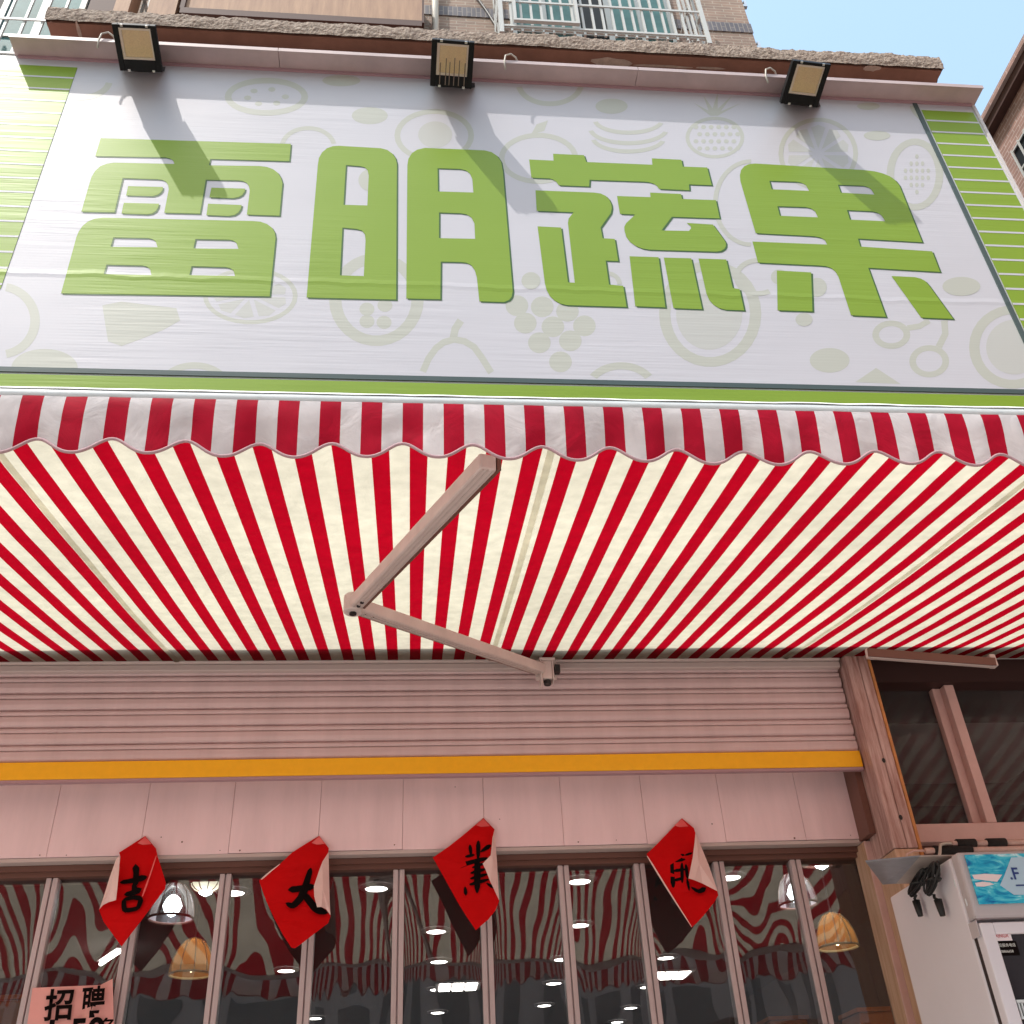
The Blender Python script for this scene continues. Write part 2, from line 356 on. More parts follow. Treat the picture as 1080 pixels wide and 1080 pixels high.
# ------------------------------------------------------------------ ground
M_pave = brick('paving', (.52, .46, .43), (.46, .41, .38), (.22, .2, .18), bw=.6, bh=.3, ms=.008)
nt = M_pave.node_tree
for n in nt.nodes:
    if n.type == 'COMBXYZ':
        sep = [k for k in nt.nodes if k.type == 'SEPXYZ'][0]
        nt.links.new(sep.outputs[0], n.inputs[0]); nt.links.new(sep.outputs[1], n.inputs[1])
M_asph = mat('asphalt', (.10, .10, .10), .9, noise_amt=.3, noise_scale=30, bump=.4)
g = MB(); g.quad([(-150, -150, 0), (150, -150, 0), (150, 150, 0), (-150, 150, 0)]).build('ground', M_asph); tag(bpy.data.objects['ground'], kind='structure')
o = MB().box((-30, -9, .004), (30, 10, .14)).build('pavement', M_pave); tag(o, kind='structure')
o = MB().box((-30, -9.25, .004), (30, -9.003, .15)).build('kerb', M_frame_white); tag(o, kind='structure')
GZ = .14

# ------------------------------------------------------------------ shop sign
SY = -.30
def S(x, y, off=0.0): return PY(x, y, SY - off)
ZT = 7.545; XR = 3.70; XRL = 3.297; XL = -4.3; XLB = -2.075
sign = thing('shop_sign', 'large white and green printed shop sign above the awning with four green characters', 'sign', (0, SY, 3.6))
o = MB().box((XL, SY, 3.6), (XR, -.02, ZT)).build('sign_board', M_white, sign, origin=(0, SY, 3.6))
# right green block, rows split by thin white lines
ztop = PY(985, 117, SY).z; pr = .1225
def rows(x0, x1, z1, z0, pitch, gap):
    o1 = MB().box((x0, SY - .0026, z0), (x1, SY + .001, z1)).build('green_stripe_block', M_green, sign, origin=(0, SY, 3.6))
    wl = MB(); z = z1 - pitch
    while z > z0:
        wl.quad([(x0, SY - .0036, z), (x1, SY - .0036, z), (x1, SY - .0036, z + gap), (x0, SY - .0036, z + gap)]); z -= pitch
    o2 = wl.build('white_lines', M_white, None, origin=(0, SY, 3.6)); o2.parent = o1; o2.location = (0, 0, 0)
rows(XRL + .03, XR - .012, ztop, 3.62, pr, .016)
rows(XL + .02, XLB, PY(50, 70, SY).z, PY(3, 305, SY).z, pr * .98, .014)
zb = PY(540, 399.5, SY).z
o = MB().box((XRL - .012, SY - .0074, 3.62), (XRL + .016, SY + .001, PY(964, 109, SY).z)).build('vertical_dark_line', M_line, sign, origin=(0, SY, 3.6))
o = MB().box((XL + .02, SY - .007, zb - .03), (XRL - .014, SY + .001, zb)).build('horizontal_dark_line', M_line, sign, origin=(0, SY, 3.6))
o = MB().box((XL + .02, SY - .0065, 3.72), (XRL - .014, SY + .001, zb - .045)).build('lower_green_band', M_green, sign, origin=(0, SY, 3.6))
o = MB().box((XR, SY - .012, 3.6), (XR + .02, -.02, ZT - .02)).build('side_edge_strip', M_frame_white, sign, origin=(0, SY, 3.6))

glyph = {
 'lei': (60, 130, 4.154, [
   [[(192,65),(1025,90),(1018,166),(672,156),(666,184),(885,187),(920,191),(947,201),(968,217),(981,238),(988,262),(975,405),(832,400),(845,295),(841,275),(831,261),(815,253),(795,250),(652,247),(627,396),(470,392),(490,290),(487,270),(478,257),(463,248),(440,245),(288,240),(252,390),(107,387),(142,265),(152,234),(168,208),(190,188),(218,177),(250,172),(515,178),(509,164),(496,154),(475,149),(168,144)]],
   [[(312,275),(465,279),(463,292),(455,304),(440,314),(420,319),(303,316)]],
   [[(293,348),(448,352),(443,370),(433,385),(418,395),(395,399),(283,395)]],
   [[(677,282),(825,286),(822,300),(812,314),(796,323),(772,328),(668,324)]],
   [[(662,352),(810,358),(805,376),(795,391),(778,402),(752,406),(655,402)]],
   [[(18,745),(85,500),(95,475),(112,450),(136,430),(165,418),(200,413),(860,428),(892,431),(920,441),(942,457),(954,478),(958,502),(932,758)],
    [(247,500),(400,503),(418,507),(433,518),(441,543),(235,541)],[(607,507),(755,510),(773,514),(787,525),(795,550),(598,548)],
    [(217,619),(375,623),(395,628),(409,641),(414,665),(205,660)],[(590,626),(740,630),(760,635),(775,647),(780,669),(580,665)]]]),
 'ming': (300, 0, 2.7, [
   [[(63,847),(95,470),(98,450),(107,434),(121,422),(138,416),(155,415),(275,422),(293,427),(307,437),(316,450),(320,466),(318,853)],
    [(175,470),(215,473),(228,476),(237,485),(240,500),(236,585),(168,583)],[(165,648),(205,652),(220,656),(229,667),(231,685),(226,786),(158,784)]],
   [[(347,850),(350,470),(353,452),(363,436),(378,426),(400,421),(570,428),(590,433),(606,444),(617,461),(622,490),(650,830),(647,845),(640,854),(625,860),(555,858),(548,790),(542,770),(532,755),(518,748),(500,746),(445,745),(444,852)],
    [(436,479),(500,481),(516,485),(528,494),(535,510),(538,548),(437,545)],[(440,605),(500,607),(518,610),(532,619),(541,636),(543,680),(440,678)]]]),
 'shu': (540, 140, 4.154, [
   [[(75,117),(182,122),(180,92),(315,98),(325,128),(615,140),(613,112),(742,118),(748,148),(855,152),(875,230),(775,226),(777,252),(645,246),(634,232),(618,222),(598,216),(575,214),(340,206),(338,235),(205,230),(195,216),(182,206),(165,200),(85,197)]],
   [[(103,252),(360,262),(388,266),(410,276),(426,293),(435,313),(437,330),(433,352),(388,415),(397,462),(450,465),(465,562),(410,560),(425,665),(487,670),(502,763),(240,755),(210,748),(185,734),(165,714),(152,690),(144,660),(112,410),(215,415),(245,655),(275,657),(245,395),(248,376),(270,348),(108,342)]],
   [[(460,277),(607,282),(605,262),(740,268),(745,290),(893,295),(910,375),(700,368),(655,428),(775,430),(785,418),(782,408),(765,395),(880,402),(930,470),(937,483),(937,497),(930,509),(915,518),(895,521),(600,512),(570,507),(542,496),(518,479),(501,457),(493,430),(492,412),(500,396),(540,358),(473,355)]],
   [[(515,541),(642,545),(672,765),(540,760)]],[[(665,547),(785,550),(833,773),(707,768)]],
   [[(817,551),(938,555),(967,680),(997,685),(1017,778),(935,775),(907,768),(883,754),(864,733),(852,705)]]]),
 'guo': (770, 150, 4.154, [
   [[(112,398),(45,170),(43,145),(48,122),(62,105),(82,96),(110,93),(590,122),(632,127),(668,136),(700,149),(725,168),(742,190),(842,438),(560,422),(570,457),(885,478),(920,568),(605,550),(683,765),(530,758),(475,590),(462,567),(443,551),(420,543),(390,540),(122,527),(98,435),(425,448),(416,430),(398,418),(370,412),(340,410)],
    [(172,169),(290,173),(312,177),(332,188),(346,213),(182,206)],[(207,280),(330,284),(352,289),(372,302),(385,329),(218,322)],
    [(472,186),(580,190),(600,195),(618,206),(632,229),(485,221)],[(512,297),(620,302),(645,308),(664,321),(680,346),(525,339)]],
   [[(205,562),(355,570),(361,741),(208,736)]],
   [[(707,586),(810,591),(835,597),(855,608),(872,628),(978,774),(837,768)]]])}
lab = {'lei': 'leftmost green character', 'ming': 'second green character', 'shu': 'third green character', 'guo': 'rightmost green character'}
for k, (ox, oy, sc, shapes) in glyph.items():
    mb = MB()
    for loops in shapes:
        L3 = [[S(ox + u / sc, oy + v / sc, .0022) for (u, v) in lp] for lp in loops]
        mb.mi = 0; mb.loops(L3)
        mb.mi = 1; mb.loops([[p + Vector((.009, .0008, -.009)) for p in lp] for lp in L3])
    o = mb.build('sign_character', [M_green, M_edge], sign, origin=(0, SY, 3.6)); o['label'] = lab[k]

# pale fruit print (flat ink on the banner)
pat = MB()
LAY = [0]
def put(loops_):
    LAY[0] += 1
    pat.loops([[S(x, y, .0002 + .000005 * LAY[0]) for x, y in p] for p in loops_])
def circ(cx, cy, rx, ry=None, n=30, a0=0, a1=360):
    ry = ry or rx; m = n + (0 if abs(a1 - a0) >= 360 else 1)
    return [(cx + rx * math.cos(R(a0 + (a1 - a0) * i / n)), cy - ry * math.sin(R(a0 + (a1 - a0) * i / n))) for i in range(m)]
def disc(cx, cy, rx, ry=None, n=30): put([circ(cx, cy, rx, ry, n)])
def ring(cx, cy, rx, ry, t): put([circ(cx, cy, rx, ry), circ(cx, cy, rx - t, ry - t * .85)[::-1]])
def arc(cx, cy, rx, ry, t, a0, a1): put([circ(cx, cy, rx, ry, a0=a0, a1=a1) + circ(cx, cy, rx - t, ry - t * .85, a0=a0, a1=a1)[::-1]])
def line(pts, w_):
    L_, R_ = [], []
    for i, (x, y) in enumerate(pts):
        a = pts[max(0, i - 1)]; b = pts[min(len(pts) - 1, i + 1)]; dx, dy = b[0] - a[0], b[1] - a[1]; l = math.hypot(dx, dy)
        L_.append((x - dy / l * w_ / 2, y + dx / l * w_ / 2)); R_.append((x + dy / l * w_ / 2, y - dx / l * w_ / 2))
    put([L_ + R_[::-1]])
def citrus(cx, cy, rx, ry, n=9):
    pat.mi = 0; ring(cx, cy, rx, ry, 5); pat.mi = 1
    for i in range(n):
        a0 = 360 * i / n + 4; a1 = 360 * (i + 1) / n - 4; am = (a0 + a1) / 2
        put([[(cx + rx * k * math.cos(R(a)), cy - ry * k * math.sin(R(a))) for k, a in ((.14, am), (.74, a0), (.80, am), (.74, a1))]])
    pat.mi = 0
citrus(264, 312, 50, 30); ring(397, 316, 50, 49, 13)
for x, y in ((387, 326), (406, 322), (387, 339), (405, 340)): disc(x, y, 8, 7, 14)
line([(446, 392), (452, 378), (460, 367), (468, 361), (479, 358), (490, 360), (500, 366), (508, 377), (518, 393)], 7); line([(478, 357), (480, 347), (486, 338)], 8)
for u, v in ((790,70),(888,83),(1000,80),(840,140),(950,133),(915,208),(760,8),(850,12),(940,28)): disc(320 + u / 3.375, 320 + v / 3.375, 12, 11, 20)
ring(749, 331, 54, 56, 12); pat.mi = 1; disc(748, 331, 35, 38); pat.mi = 0
arc(655, 413, 40, 31, 9, 35, 145); arc(205, 408, 38, 26, 8, 35, 145); put([circ(47, 388, 35, 20, a0=0, a1=180)])
put([[(108, 322), (128, 318), (160, 322), (186, 325), (190, 338), (172, 348), (150, 357), (128, 365), (114, 360), (111, 342)]])
disc(875, 380, 21, 13); ring(940, 353, 20, 15, 7); ring(980, 381, 21, 17, 7)
line([(957, 346), (970, 344), (980, 338)], 6); line([(996, 338), (997, 352), (990, 366)], 7); put([[(902, 403), (924, 388), (950, 405)]])
ring(1068, 366, 46, 44, 11); pat.mi = 1; disc(1070, 366, 30, 29); pat.mi = 0
arc(0, 338, 42, 40, 10, -80, 80)
disc(390, 122, 19, 9); ring(458, 143, 42, 28, 6); pat.mi = 1; disc(459, 142, 18, 14); pat.mi = 0
ring(568, 167, 42, 27, 6); put([[(560, 142), (566, 131), (578, 127), (574, 138)]]); arc(580, 88, 36, 24, 6, 190, 350)
ring(281, 102, 44, 20, 7); 
for k in range(6): disc(281 + 20 * math.cos(k), 102 + 8 * math.sin(k), 4, 2.5, 8)
disc(360, 85, 20, 6); arc(85, 84, 34, 22, 7, 200, 350); arc(325, 155, 30, 22, 5, 10, 170)
for yy, rr in ((138, 38), (147, 43), (157, 40)): arc(663, yy - 12, rr, rr * .42, 5, 190, 345)
disc(645, 112, 17, 8)
ring(754, 145, 31, 22, 4)
for i in range(6):
    for j in range(4): disc(734 + 8 * i + (j % 2) * 4, 134 + 7.5 * j, 2.8, 2.4, 6)
for a in (-58, -30, 0, 30, 58): put([[(752 - 3, 122), (757 + 30 * math.sin(R(a)), 120 - 22 * math.cos(R(a))), (752 + 5, 122)]])
citrus(863, 162, 42, 38, 10); ring(965, 184, 30, 38, 8)
for i in range(5):
    for j in range(6):
        if ((i - 2) / 2.2) ** 2 + ((j - 2.5) / 2.8) ** 2 < 1: disc(955 + 6 * i, 165 + 7.5 * j, 2, 2.6, 6)
arc(792, 214, 40, 46, 5, 90, 270); disc(925, 143, 14, 5); disc(916, 112, 12, 4); arc(985, 108, 26, 22, 5, 190, 330)
arc(800, 292, 26, 20, 6, 60, 300); disc(822, 292, 9, 8); disc(862, 303, 10, 10); disc(848, 337, 9, 7); disc(1014, 302, 20, 10); disc(392, 190, 14, 12); arc(640, 300, 16, 14, 5, 0, 300); disc(560, 296, 10, 9)
pat.build('fruit_print', [M_pat, M_pat2], sign, origin=(0, SY, 3.6))

# top flashing (eave) of the sign
fl = MB(); FY = SY - .125
for x0, x1 in ((-2.46, -.866), (-.862, 1.40), (1.404, XR + .03)):
    fl.box((x0, FY, ZT + .002), (x1, -.02, ZT + .022)); fl.box((x0, FY - .004, ZT - .006), (x1, FY - .001, ZT + .026))
fl.build('top_flashing', M_flash, sign, origin=(0, SY, 3.6))
ln = MB().box((-2.44, SY - .012, ZT - .022), (XR, SY - .0005, ZT)).build('flashing_lip', M_hem, sign, origin=(0, SY, 3.6))

# ------------------------------------------------------------------ flood lights
corners = [((119, 26), (165, 27), (170, 77), (125, 74)), ((455, 41), (500, 45), (498, 94), (454, 91)), ((836, 64), (876, 68), (863, 114), (824, 109))]
pl_pt = Vector((0, -.43, 7.245)); sl = Vector((0, -.25, .06)).normalized(); pl_n = Vector((1, 0, 0)).cross(sl).normalized()
Lb = ['leftmost black floodlight on the sign top, above the first green character', 'middle black floodlight on the sign top, its beige face streaked with dark drips', 'rightmost black floodlight on the sign top, nearest the open sky']
for i, cs in enumerate(corners):
    P = [PPL(x, y, pl_pt, pl_n) for x, y in cs]                # outer-left, outer-right, inner-right, inner-left
    c = sum(P, Vector()) / 4; u = ((P[1] - P[0]) + (P[2] - P[3])).normalized(); v = ((P[0] - P[3]) + (P[1] - P[2])).normalized()
    n = u.cross(v).normalized()
    if n.z > 0: n = -n                                      # face normal points down
    v = n.cross(u).normalized() if n.cross(u).dot(v) > 0 else -n.cross(u).normalized()
    w_ = ((P[1] - P[0]).length + (P[2] - P[3]).length) / 2; h_ = ((P[0] - P[3]).length + (P[1] - P[2]).length) / 2
    t = thing('flood_light', Lb[i], 'floodlight', c, 'black floodlights on the sign top')
    def q(a, b, d): return c + u * (a * w_ / 2) + v * (b * h_ / 2) + n * d
    def blk(mb, a0, a1, b0, b1, d0, d1):
        return mb.hexa([q(a0, b0, d0), q(a1, b0, d0), q(a1, b1, d0), q(a0, b1, d0), q(a0, b0, d1), q(a1, b0, d1), q(a1, b1, d1), q(a0, b1, d1)])
    hb = MB()
    g0, g1, e0, e1 = -.74, .74, -.50, .86
    blk(hb, -1, g0, -1, 1, -.03, 0); blk(hb, g1, 1, -1, 1, -.03, 0); blk(hb, g0, g1, -1, e0, -.0305, -.0005); blk(hb, g0, g1, e1, 1, -.0305, -.0005)
    blk(hb, -.95, .95, -.95, .95, -.055, -.031)
    for k in range(9): blk(hb, -.85 + k * .2, -.80 + k * .2, -.8, .8, -.09, -.056)
    hb.build('housing', M_black, t, origin=c, bevel=.003)
    rb = MB(); blk(rb, g0 + .14, g1 - .08, e0 + .11, e1 - .11, -.029, -.012); rb.build('reflector', M_reflector, t, origin=c)
    rm = MB()
    for a in ((g0, g0 + .13, e0, e1), (g1 - .07, g1, e0, e1), (g0 + .13, g1 - .07, e0, e0 + .10), (g0 + .13, g1 - .07, e1 - .10, e1)): blk(rm, *a, -.028, -.007)
    rm.build('reflector_rim', M_reflect_rim, t, origin=c)
    gg = MB(); gg.quad([q(g0, e0, -.004), q(g1, e0, -.004), q(g1, e1, -.004), q(g0, e1, -.004)]); gg.build('front_glass', M_lampglass, t, origin=c)
    for a in (-.55, .6):
        for b in (-.96, .97):
            cl = MB(); blk(cl, a - .06, a + .06, b - .05, b + .05, -.003, .004); cl.build('clip', M_steel, t, origin=c, bevel=.001)
    mp_ = MB(); A_ = [PZ(cs[3][0] + 2, cs[3][1] - 1, 7.262), PZ(cs[2][0] - 2, cs[2][1] - 1, 7.262), PZ(cs[2][0] - 2, cs[2][1] - 2, 7.44), PZ(cs[3][0] + 2, cs[3][1] - 2, 7.44)]
    A_[2].x += .03; mp_.hexa(A_ + [a_ + Vector((0, 0, .05)) for a_ in A_]); mp_.build('shadow_block', M_black, t, origin=c)  # added block hidden behind the lamp, shaped to fill out its shadow band
    br = MB(); am = (A_[0] + A_[3]) / 2 + Vector((.05, 0, .055)); br.box((am.x, SY - .10, ZT - .10), (am.x + .12, SY + .02, ZT - .01)); br.build('bracket', M_black, t, origin=c)
    # drips on the middle lamp
    if i == 1:
        dr = MB()
        for a, b0 in ((-.55, .05), (-.28, .25), (-.1, .1), (.12, .3), (.35, .2), (.62, .1)):
            blk(dr, a - .02, a + .02, -.9, b0, .0006, .0012)
        dr.build('rain_streak', mat('dried_streak', (.20, .15, .12), .8), t, origin=c)
    # supply cable
    xx = [PY(98, 75, FY - .01), PY(818, 100, FY - .01), PY(538, 90, FY - .01)][(0, 2, 1)[i]]
    x0 = xx.x
    pts = [(x0 - .02, FY - .006, ZT - .08), (x0 - .025, FY - .012, ZT - .01), (x0 - .015, FY - .02, ZT + .05), (x0 + .02, FY - .02, ZT + .07), (x0 + .05, FY - .01, ZT + .05), (x0 + .07, FY + .02, ZT + .03)]
    MB().tube([Vector(p) for p in pts], .006, 6).build('supply_cable', M_cable, t, origin=c, smooth=True)

# ------------------------------------------------------------------ concrete slab over the sign
slab = thing('concrete_canopy_slab', 'rough-edged brown concrete slab running over the top of the sign', 'slab', (0, 0, 7.733))
SZ0, SZ1, SXA, SXB, SFY = 7.733, 7.865, -2.28, 3.50, -.44
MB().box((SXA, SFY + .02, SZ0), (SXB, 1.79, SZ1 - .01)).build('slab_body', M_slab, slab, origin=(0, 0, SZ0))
def rough(u, v):
    x = SXA - .01 + u * (SXB - SXA + .02)
    ang = v                                     # front face then back over the top
    if v < .62: y = SFY; z = SZ0 - .004 + (SZ1 - SZ0 + .006) * v / .62
    else: y = SFY + (v - .62) / .38 * .30; z = SZ1 + .002
    nn = noise.fractal(Vector((x * 9, y * 9, z * 9 + 3)), .6, 2.1, 6)
    n2 = noise.noise(Vector((x * 2.1, 4, 1)))
    e = .007 * nn + .006 * n2 + .003 * noise.noise(Vector((x * 60, y * 40, z * 60)))
    if v < .05: e *= .5
    return (x, y - e - .006 * math.sin(min(v, .62) / .62 * math.pi), z + e * (.8 if v > .3 else .25))
mb = MB(); mb.grid(rough, 900, 30)
mb.build('broken_edge', M_concrete, slab, origin=(0, 0, SZ0))
end = MB()
for s_, x in ((-1, SXA), (1, SXB)):
    end.grid(lambda a, b: (x + s_ * (.004 + .012 * noise.fractal(Vector((a * 7, b * 5, x)), .6, 2, 5)), SFY + a * .6, SZ0 + b * (SZ1 - SZ0)), 24, 8)
end.build('slab_end', M_concrete, slab, origin=(0, 0, SZ0))
pt = MB()
for (x, y, a, b) in ((83, 32, .012, .09), (645, 66, .14, .05), (700, 70, .2, .012), (310, 60, .03, .02), (920, 72, .06, .03), (750, 72, .1, .012)):
    c = PZ(x, y, SZ0 - .003); pts = []
    for k in range(14):
        aa = 2 * math.pi * k / 14; rr = 1 + .45 * noise.noise(Vector((math.cos(aa) * 2 + x, math.sin(aa) * 2, 0)))
        pts.append((c.x + a * rr * math.cos(aa), c.y + b * rr * math.sin(aa) * .7, SZ0 - .003))
    pt.loops([pts])
pt.build('plaster_scar', M_plaster, slab, origin=(0, 0, SZ0))

# ------------------------------------------------------------------ apartment building above
BY = 1.8
ap = thing('apartment_building', 'brown brick apartment building rising behind the sign, with barred windows', 'building', (0, BY, 0))
bx0, bx1 = -14, 3.655
MB().box((bx0, BY, 3.76), (bx1, 12, 24)).build('wall', M_brick, ap, origin=(0, BY, 0))
z0, z1 = PY(480, 17.5, BY).z, PY(480, 8, BY).z
MB().box((bx0, BY - .012, z0), (bx1 + .006, BY - .001, z1)).build('grey_brick_band', M_band, ap, origin=(0, BY, 0))
z0r, z1r = PY(780, 36, BY).z, PY(780, 25, BY).z
# windows in the wall
def window(x0, x1, z0, z1, Y, npan, teal=True):
    f = MB(); t_ = .05
    f.box((x0, Y - .02, z0), (x0 + t_, Y + .02, z1)); f.box((x1 - t_, Y - .02, z0), (x1, Y + .02, z1))
    f.box((x0 + t_, Y - .02, z0), (x1 - t_, Y + .02, z0 + t_)); f.box((x0 + t_, Y - .02, z1 - t_), (x1 - t_, Y + .02, z1))
    for k in range(1, npan):
        xx = x0 + (x1 - x0) * k / npan; f.box((xx - .03, Y - .018, z0 + t_), (xx + .03, Y + .018, z1 - t_))
    zz = z0 + (z1 - z0) * .35
    f.box((x0 + t_, Y - .016, zz - .02), (x1 - t_, Y + .016, zz + .02))
    fo = f.build('window_frame', M_winframe, ap, origin=(0, BY, 0))
    pn = MB()
    for k in range(npan):
        a = x0 + (x1 - x0) * k / npan; b = x0 + (x1 - x0) * (k + 1) / npan
        pn.mi = 0 if k % 3 != 2 else 1
        pn.quad([(a, Y, z0), (b, Y, z0), (b, Y, z1), (a, Y, z1)])
    p = pn.build('pane', [M_teal, M_winroom], None, origin=(0, BY, 0)); p.parent = fo; p.location = (0, 0, 0)
window(.98, 2.75, 11.15, 12.9, BY - .05, 5)
window(-5.2, -3.0, 10.4, 12.6, BY - .05, 6)
# protruding steel cages
def cage(x0, x1, z0, z1, Y, pitch, railz, xs=None, deep=BY):
    c = MB(); r = .011
    n = int((x1 - x0) / pitch)
    for k in range(n + 1):
        x = x0 + (x1 - x0) * k / n; c.box((x - r, Y - r, z0 - .06), (x + r, Y + r, z1))
        c.box((x - r, Y + r, z0 - .06), (x + r, deep, z0 - .045)) if k % 4 == 0 else None
    for z in railz:
        c.box((x0 - .02, Y - .024, z - .014), (x1 + .02, Y - r - .001, z + .014))
        for x in (x0, x1): c.box((x - .014, Y + r + .001, z - .014), (x + .014, deep, z + .014))
    for x in (x0, x1): c.box((x - .022, Y - .03, z0 - .12), (x + .022, Y - r - .002, z1))
    for k in range(1, 5):
        for x in (x0, x1):
            yy = Y + (deep - Y) * k / 5; c.box((x - r, yy - r, z0), (x + r, yy + r, z1))
    # floor of the cage
    for k in range(5):
        yy = Y + (deep - Y) * k / 5; c.box((x0, yy - .01, z0 - .02), (x1, yy + .01, z0 - .003))
    return c
CY = 1.3
c = cage(PY(527, 5, CY).x, PY(743, 30, CY).x, 11.02, 12.7, CY, .101, (11.03, PY(620, 8, CY).z, 12.0))
xa = PY(541, 20, CY).x; xb = PY(611, 30, CY).x
zl = PY(580, 28, CY).z
c.box((xa, CY - .06, zl - .015), (xb, CY - .025, zl + .015)); c.box((xa, CY - .06, zl + .016), (xa + .03, CY - .026, 12.7)); c.box((xb - .03, CY - .06, zl + .016), (xb, CY - .026, 12.7))
c.build('window_cage', M_cage, ap, origin=(0, BY, 0))
c = cage(-5.6, PY(128, 2, CY).x + .16, 10.12, 12.2, CY, .149, (10.13, PY(0, 21, CY).z, 11.3))
c.build('window_cage', M_cage, ap, origin=(0, BY, 0))
# boarded balcony box
bz = PY(320, 18, 1.0).z
bb = MB(); xl, xr = PY(195, 10, 1.0).x, PY(445, 15, 1.0).x
bb.box((xl, 1.0, bz), (xr, BY, bz + 1.6)); bb.build('balcony_boarding', M_ply, ap, origin=(0, BY, 0))
be = MB().box((xl - .03, .97, bz - .09), (xr + .0, BY, bz - .001)); be.box((xl - .04, .975, bz + .0), (xl - .001, BY, bz + 1.6))
for k in (.34, .67): pass
be.box((xr + .001, 1.0, bz + .02), (xr + .02, BY, bz + 1.6))
be.build('balcony_edge', M_plydk, ap, origin=(0, BY, 0))
pz = MB()
for x0, x1, m_ in ((92, 120, 1), (120, 136, 0), (156, 186, 0)):
    a, b = PY(x0, 8, 1.02).x, PY(x1, 8, 1.02).x; pz.mi = m_
    pz.box((a, 1.02 + .01 * m_, bz - .14), (b, 1.2, bz + 1.6))
pz.build('boarded_post', [M_ply, M_plydk], ap, origin=(0, BY, 0))
# downpipe on the wall
xp = PY(459, 15, 1.72).x
dp = thing('drain_pipe', 'pale plastic downpipe on the brick wall behind the middle floodlight', 'pipe', (xp, 1.72, 7.9))
m_ = MB().tube([(xp, 1.72, 7.87), (xp, 1.72, 13.5), (xp, 1.72, 15)], .035, 12); m_.build('pipe_run', M_pipe, dp, origin=(xp, 1.72, 7.9), smooth=True)
for z in (9, 11, 12.6, 14): MB().box((xp - .05, 1.70, z), (xp + .05, 1.798, z + .03)).build('pipe_clamp', M_steel, dp, origin=(xp, 1.72, 7.9))
# thin cable drooping over the brick
pts = [PY(500 + 3.1 * k, -6 + 3.6 * k + .12 * k * k, 1.77) for k in range(9)]
cb = MB().tube(pts, .012, 6).build('wall_cable', M_dark, ap, origin=(0, BY, 0))
# little corner brackets on the building edge
for y in (5, 48):
    m_ = MB()
    q_ = PY(794 if y < 20 else 797, y, BY); m_.box((bx1, BY + .02, q_.z), (bx1 + .06, BY + .06, q_.z + .04)); m_.box((bx1 + .03, BY + .02, q_.z + .041), (bx1 + .06, BY + .05, q_.z + .12))
    m_.build('edge_bracket', M_steel, ap, origin=(0, BY, 0))

# neighbour building at the far right
nb_o = Vector((9, 3.778, 0))
nb = thing('brick_building', 'pinkish brick building across the lane at the right edge, with dark eave', 'building', (9, 4.4, 0))
a = PX(1078, 62, 9); b = PX(1040, 148, 9)
zr = (a.z + b.z) / 2
def rbx(mb, x0, y0, z0, x1, y1, z1): return mb.box((x0, y0, z0), (x1, y1, z1))
rbx(MB(), 9.0, b.y + .02, 0, 20, b.y + .01 - 14, zr - .15)
m_ = MB(); m_.box((9.0, b.y - 16, 0), (20, b.y + .6, zr - .22)); m_.build('wall', M_brickR, nb, origin=(9, 4.4, 0))
m_ = MB(); m_.box((8.86, b.y - 16, zr - .215), (20, b.y + .72, zr - .05)); m_.build('eave', M_plydk, nb, origin=(9, 4.4, 0))
m_ = MB(); m_.box((8.80, b.y - 16, zr - .049), (20, b.y + .78, zr + .05)); m_.build('roof_edge', M_brickR, nb, origin=(9, 4.4, 0))
p0 = PX(1070, 160, 9); zt_ = p0.z; yt_ = p0.y; 
m_ = MB(); m_.box((8.985, yt_ - 1.5, zt_ - .85), (8.999, yt_, zt_)); wo = m_.build('window', M_winroom, nb, origin=(9, 4.4, 0))
m_ = MB()
for k in range(9): m_.box((8.93, yt_ - 1.5 + k * .185, zt_ - .85), (8.955, yt_ - 1.475 + k * .185, zt_))
for k in range(3): m_.box((8.956, yt_ - 1.5, zt_ - .85 + k * .41), (8.975, yt_ + .01, zt_ - .82 + k * .41))
bo = m_.build('window_bars', M_cage, nb, origin=(9, 4.4, 0)); bo.parent = wo; bo.location = (0, 0, 0)

# ------------------------------------------------------------------ shop wall
shop = thing('shop_wall', 'pink-lit wall of the shop carrying the sign, shutter and awning', 'wall', (0, 0, GZ))
m_ = MB(); m_.box((-8, .0, 3.62), (3.68, 1.79, SZ0 - .002)); m_.box((-8, .0, GZ), (-3.4, .3, 3.618)); m_.build('upper_wall', M_frame_white, shop, origin=(0, 0, GZ))

# ------------------------------------------------------------------ roller shutter
AZ, AY = PY(540, 697, -.05).z, -.05
XPL = 1.905   # right end, where the post stands
rs = thing('roller_shutter', 'rolled-up ribbed pinkish white shutter with an orange bottom bar', 'shutter', (0, 0, 3.07))
zo1 = PY(540, 797, -.03).z; zo0 = PY(540, 814.5, -.03).z
prof = []
pitchs = .0745; z = zo1 + .002
while z < 3.62:
    for (dz, dy) in ((0, .012), (.004, .0), (.010, -.006), (.022, -.010), (.040, -.009), (.046, -.007), (.0475, .012), (.0495, .012), (.0505, -.004), (.060, -.007), (.068, -.005), (.0705, .008), (.0735, .014)):
        prof.append((dy - .018, z + dz))
    z += pitchs
m_ = MB()
for i in range(len(prof) - 1):
    (ya, za), (yb, zb2) = prof[i], prof[i + 1]
    m_.quad([(-3.4, ya, za), (XPL, ya, za), (XPL, yb, zb2), (-3.4, yb, zb2)])
m_.build('slats', M_shutter, rs, origin=(0, 0, 3.07))
m_ = MB(); m_.box((-3.4, -.034, zo0), (XPL, -.004, zo1)); m_.build('orange_bottom_bar', M_orange, rs, origin=(0, 0, 3.07), bevel=.003)
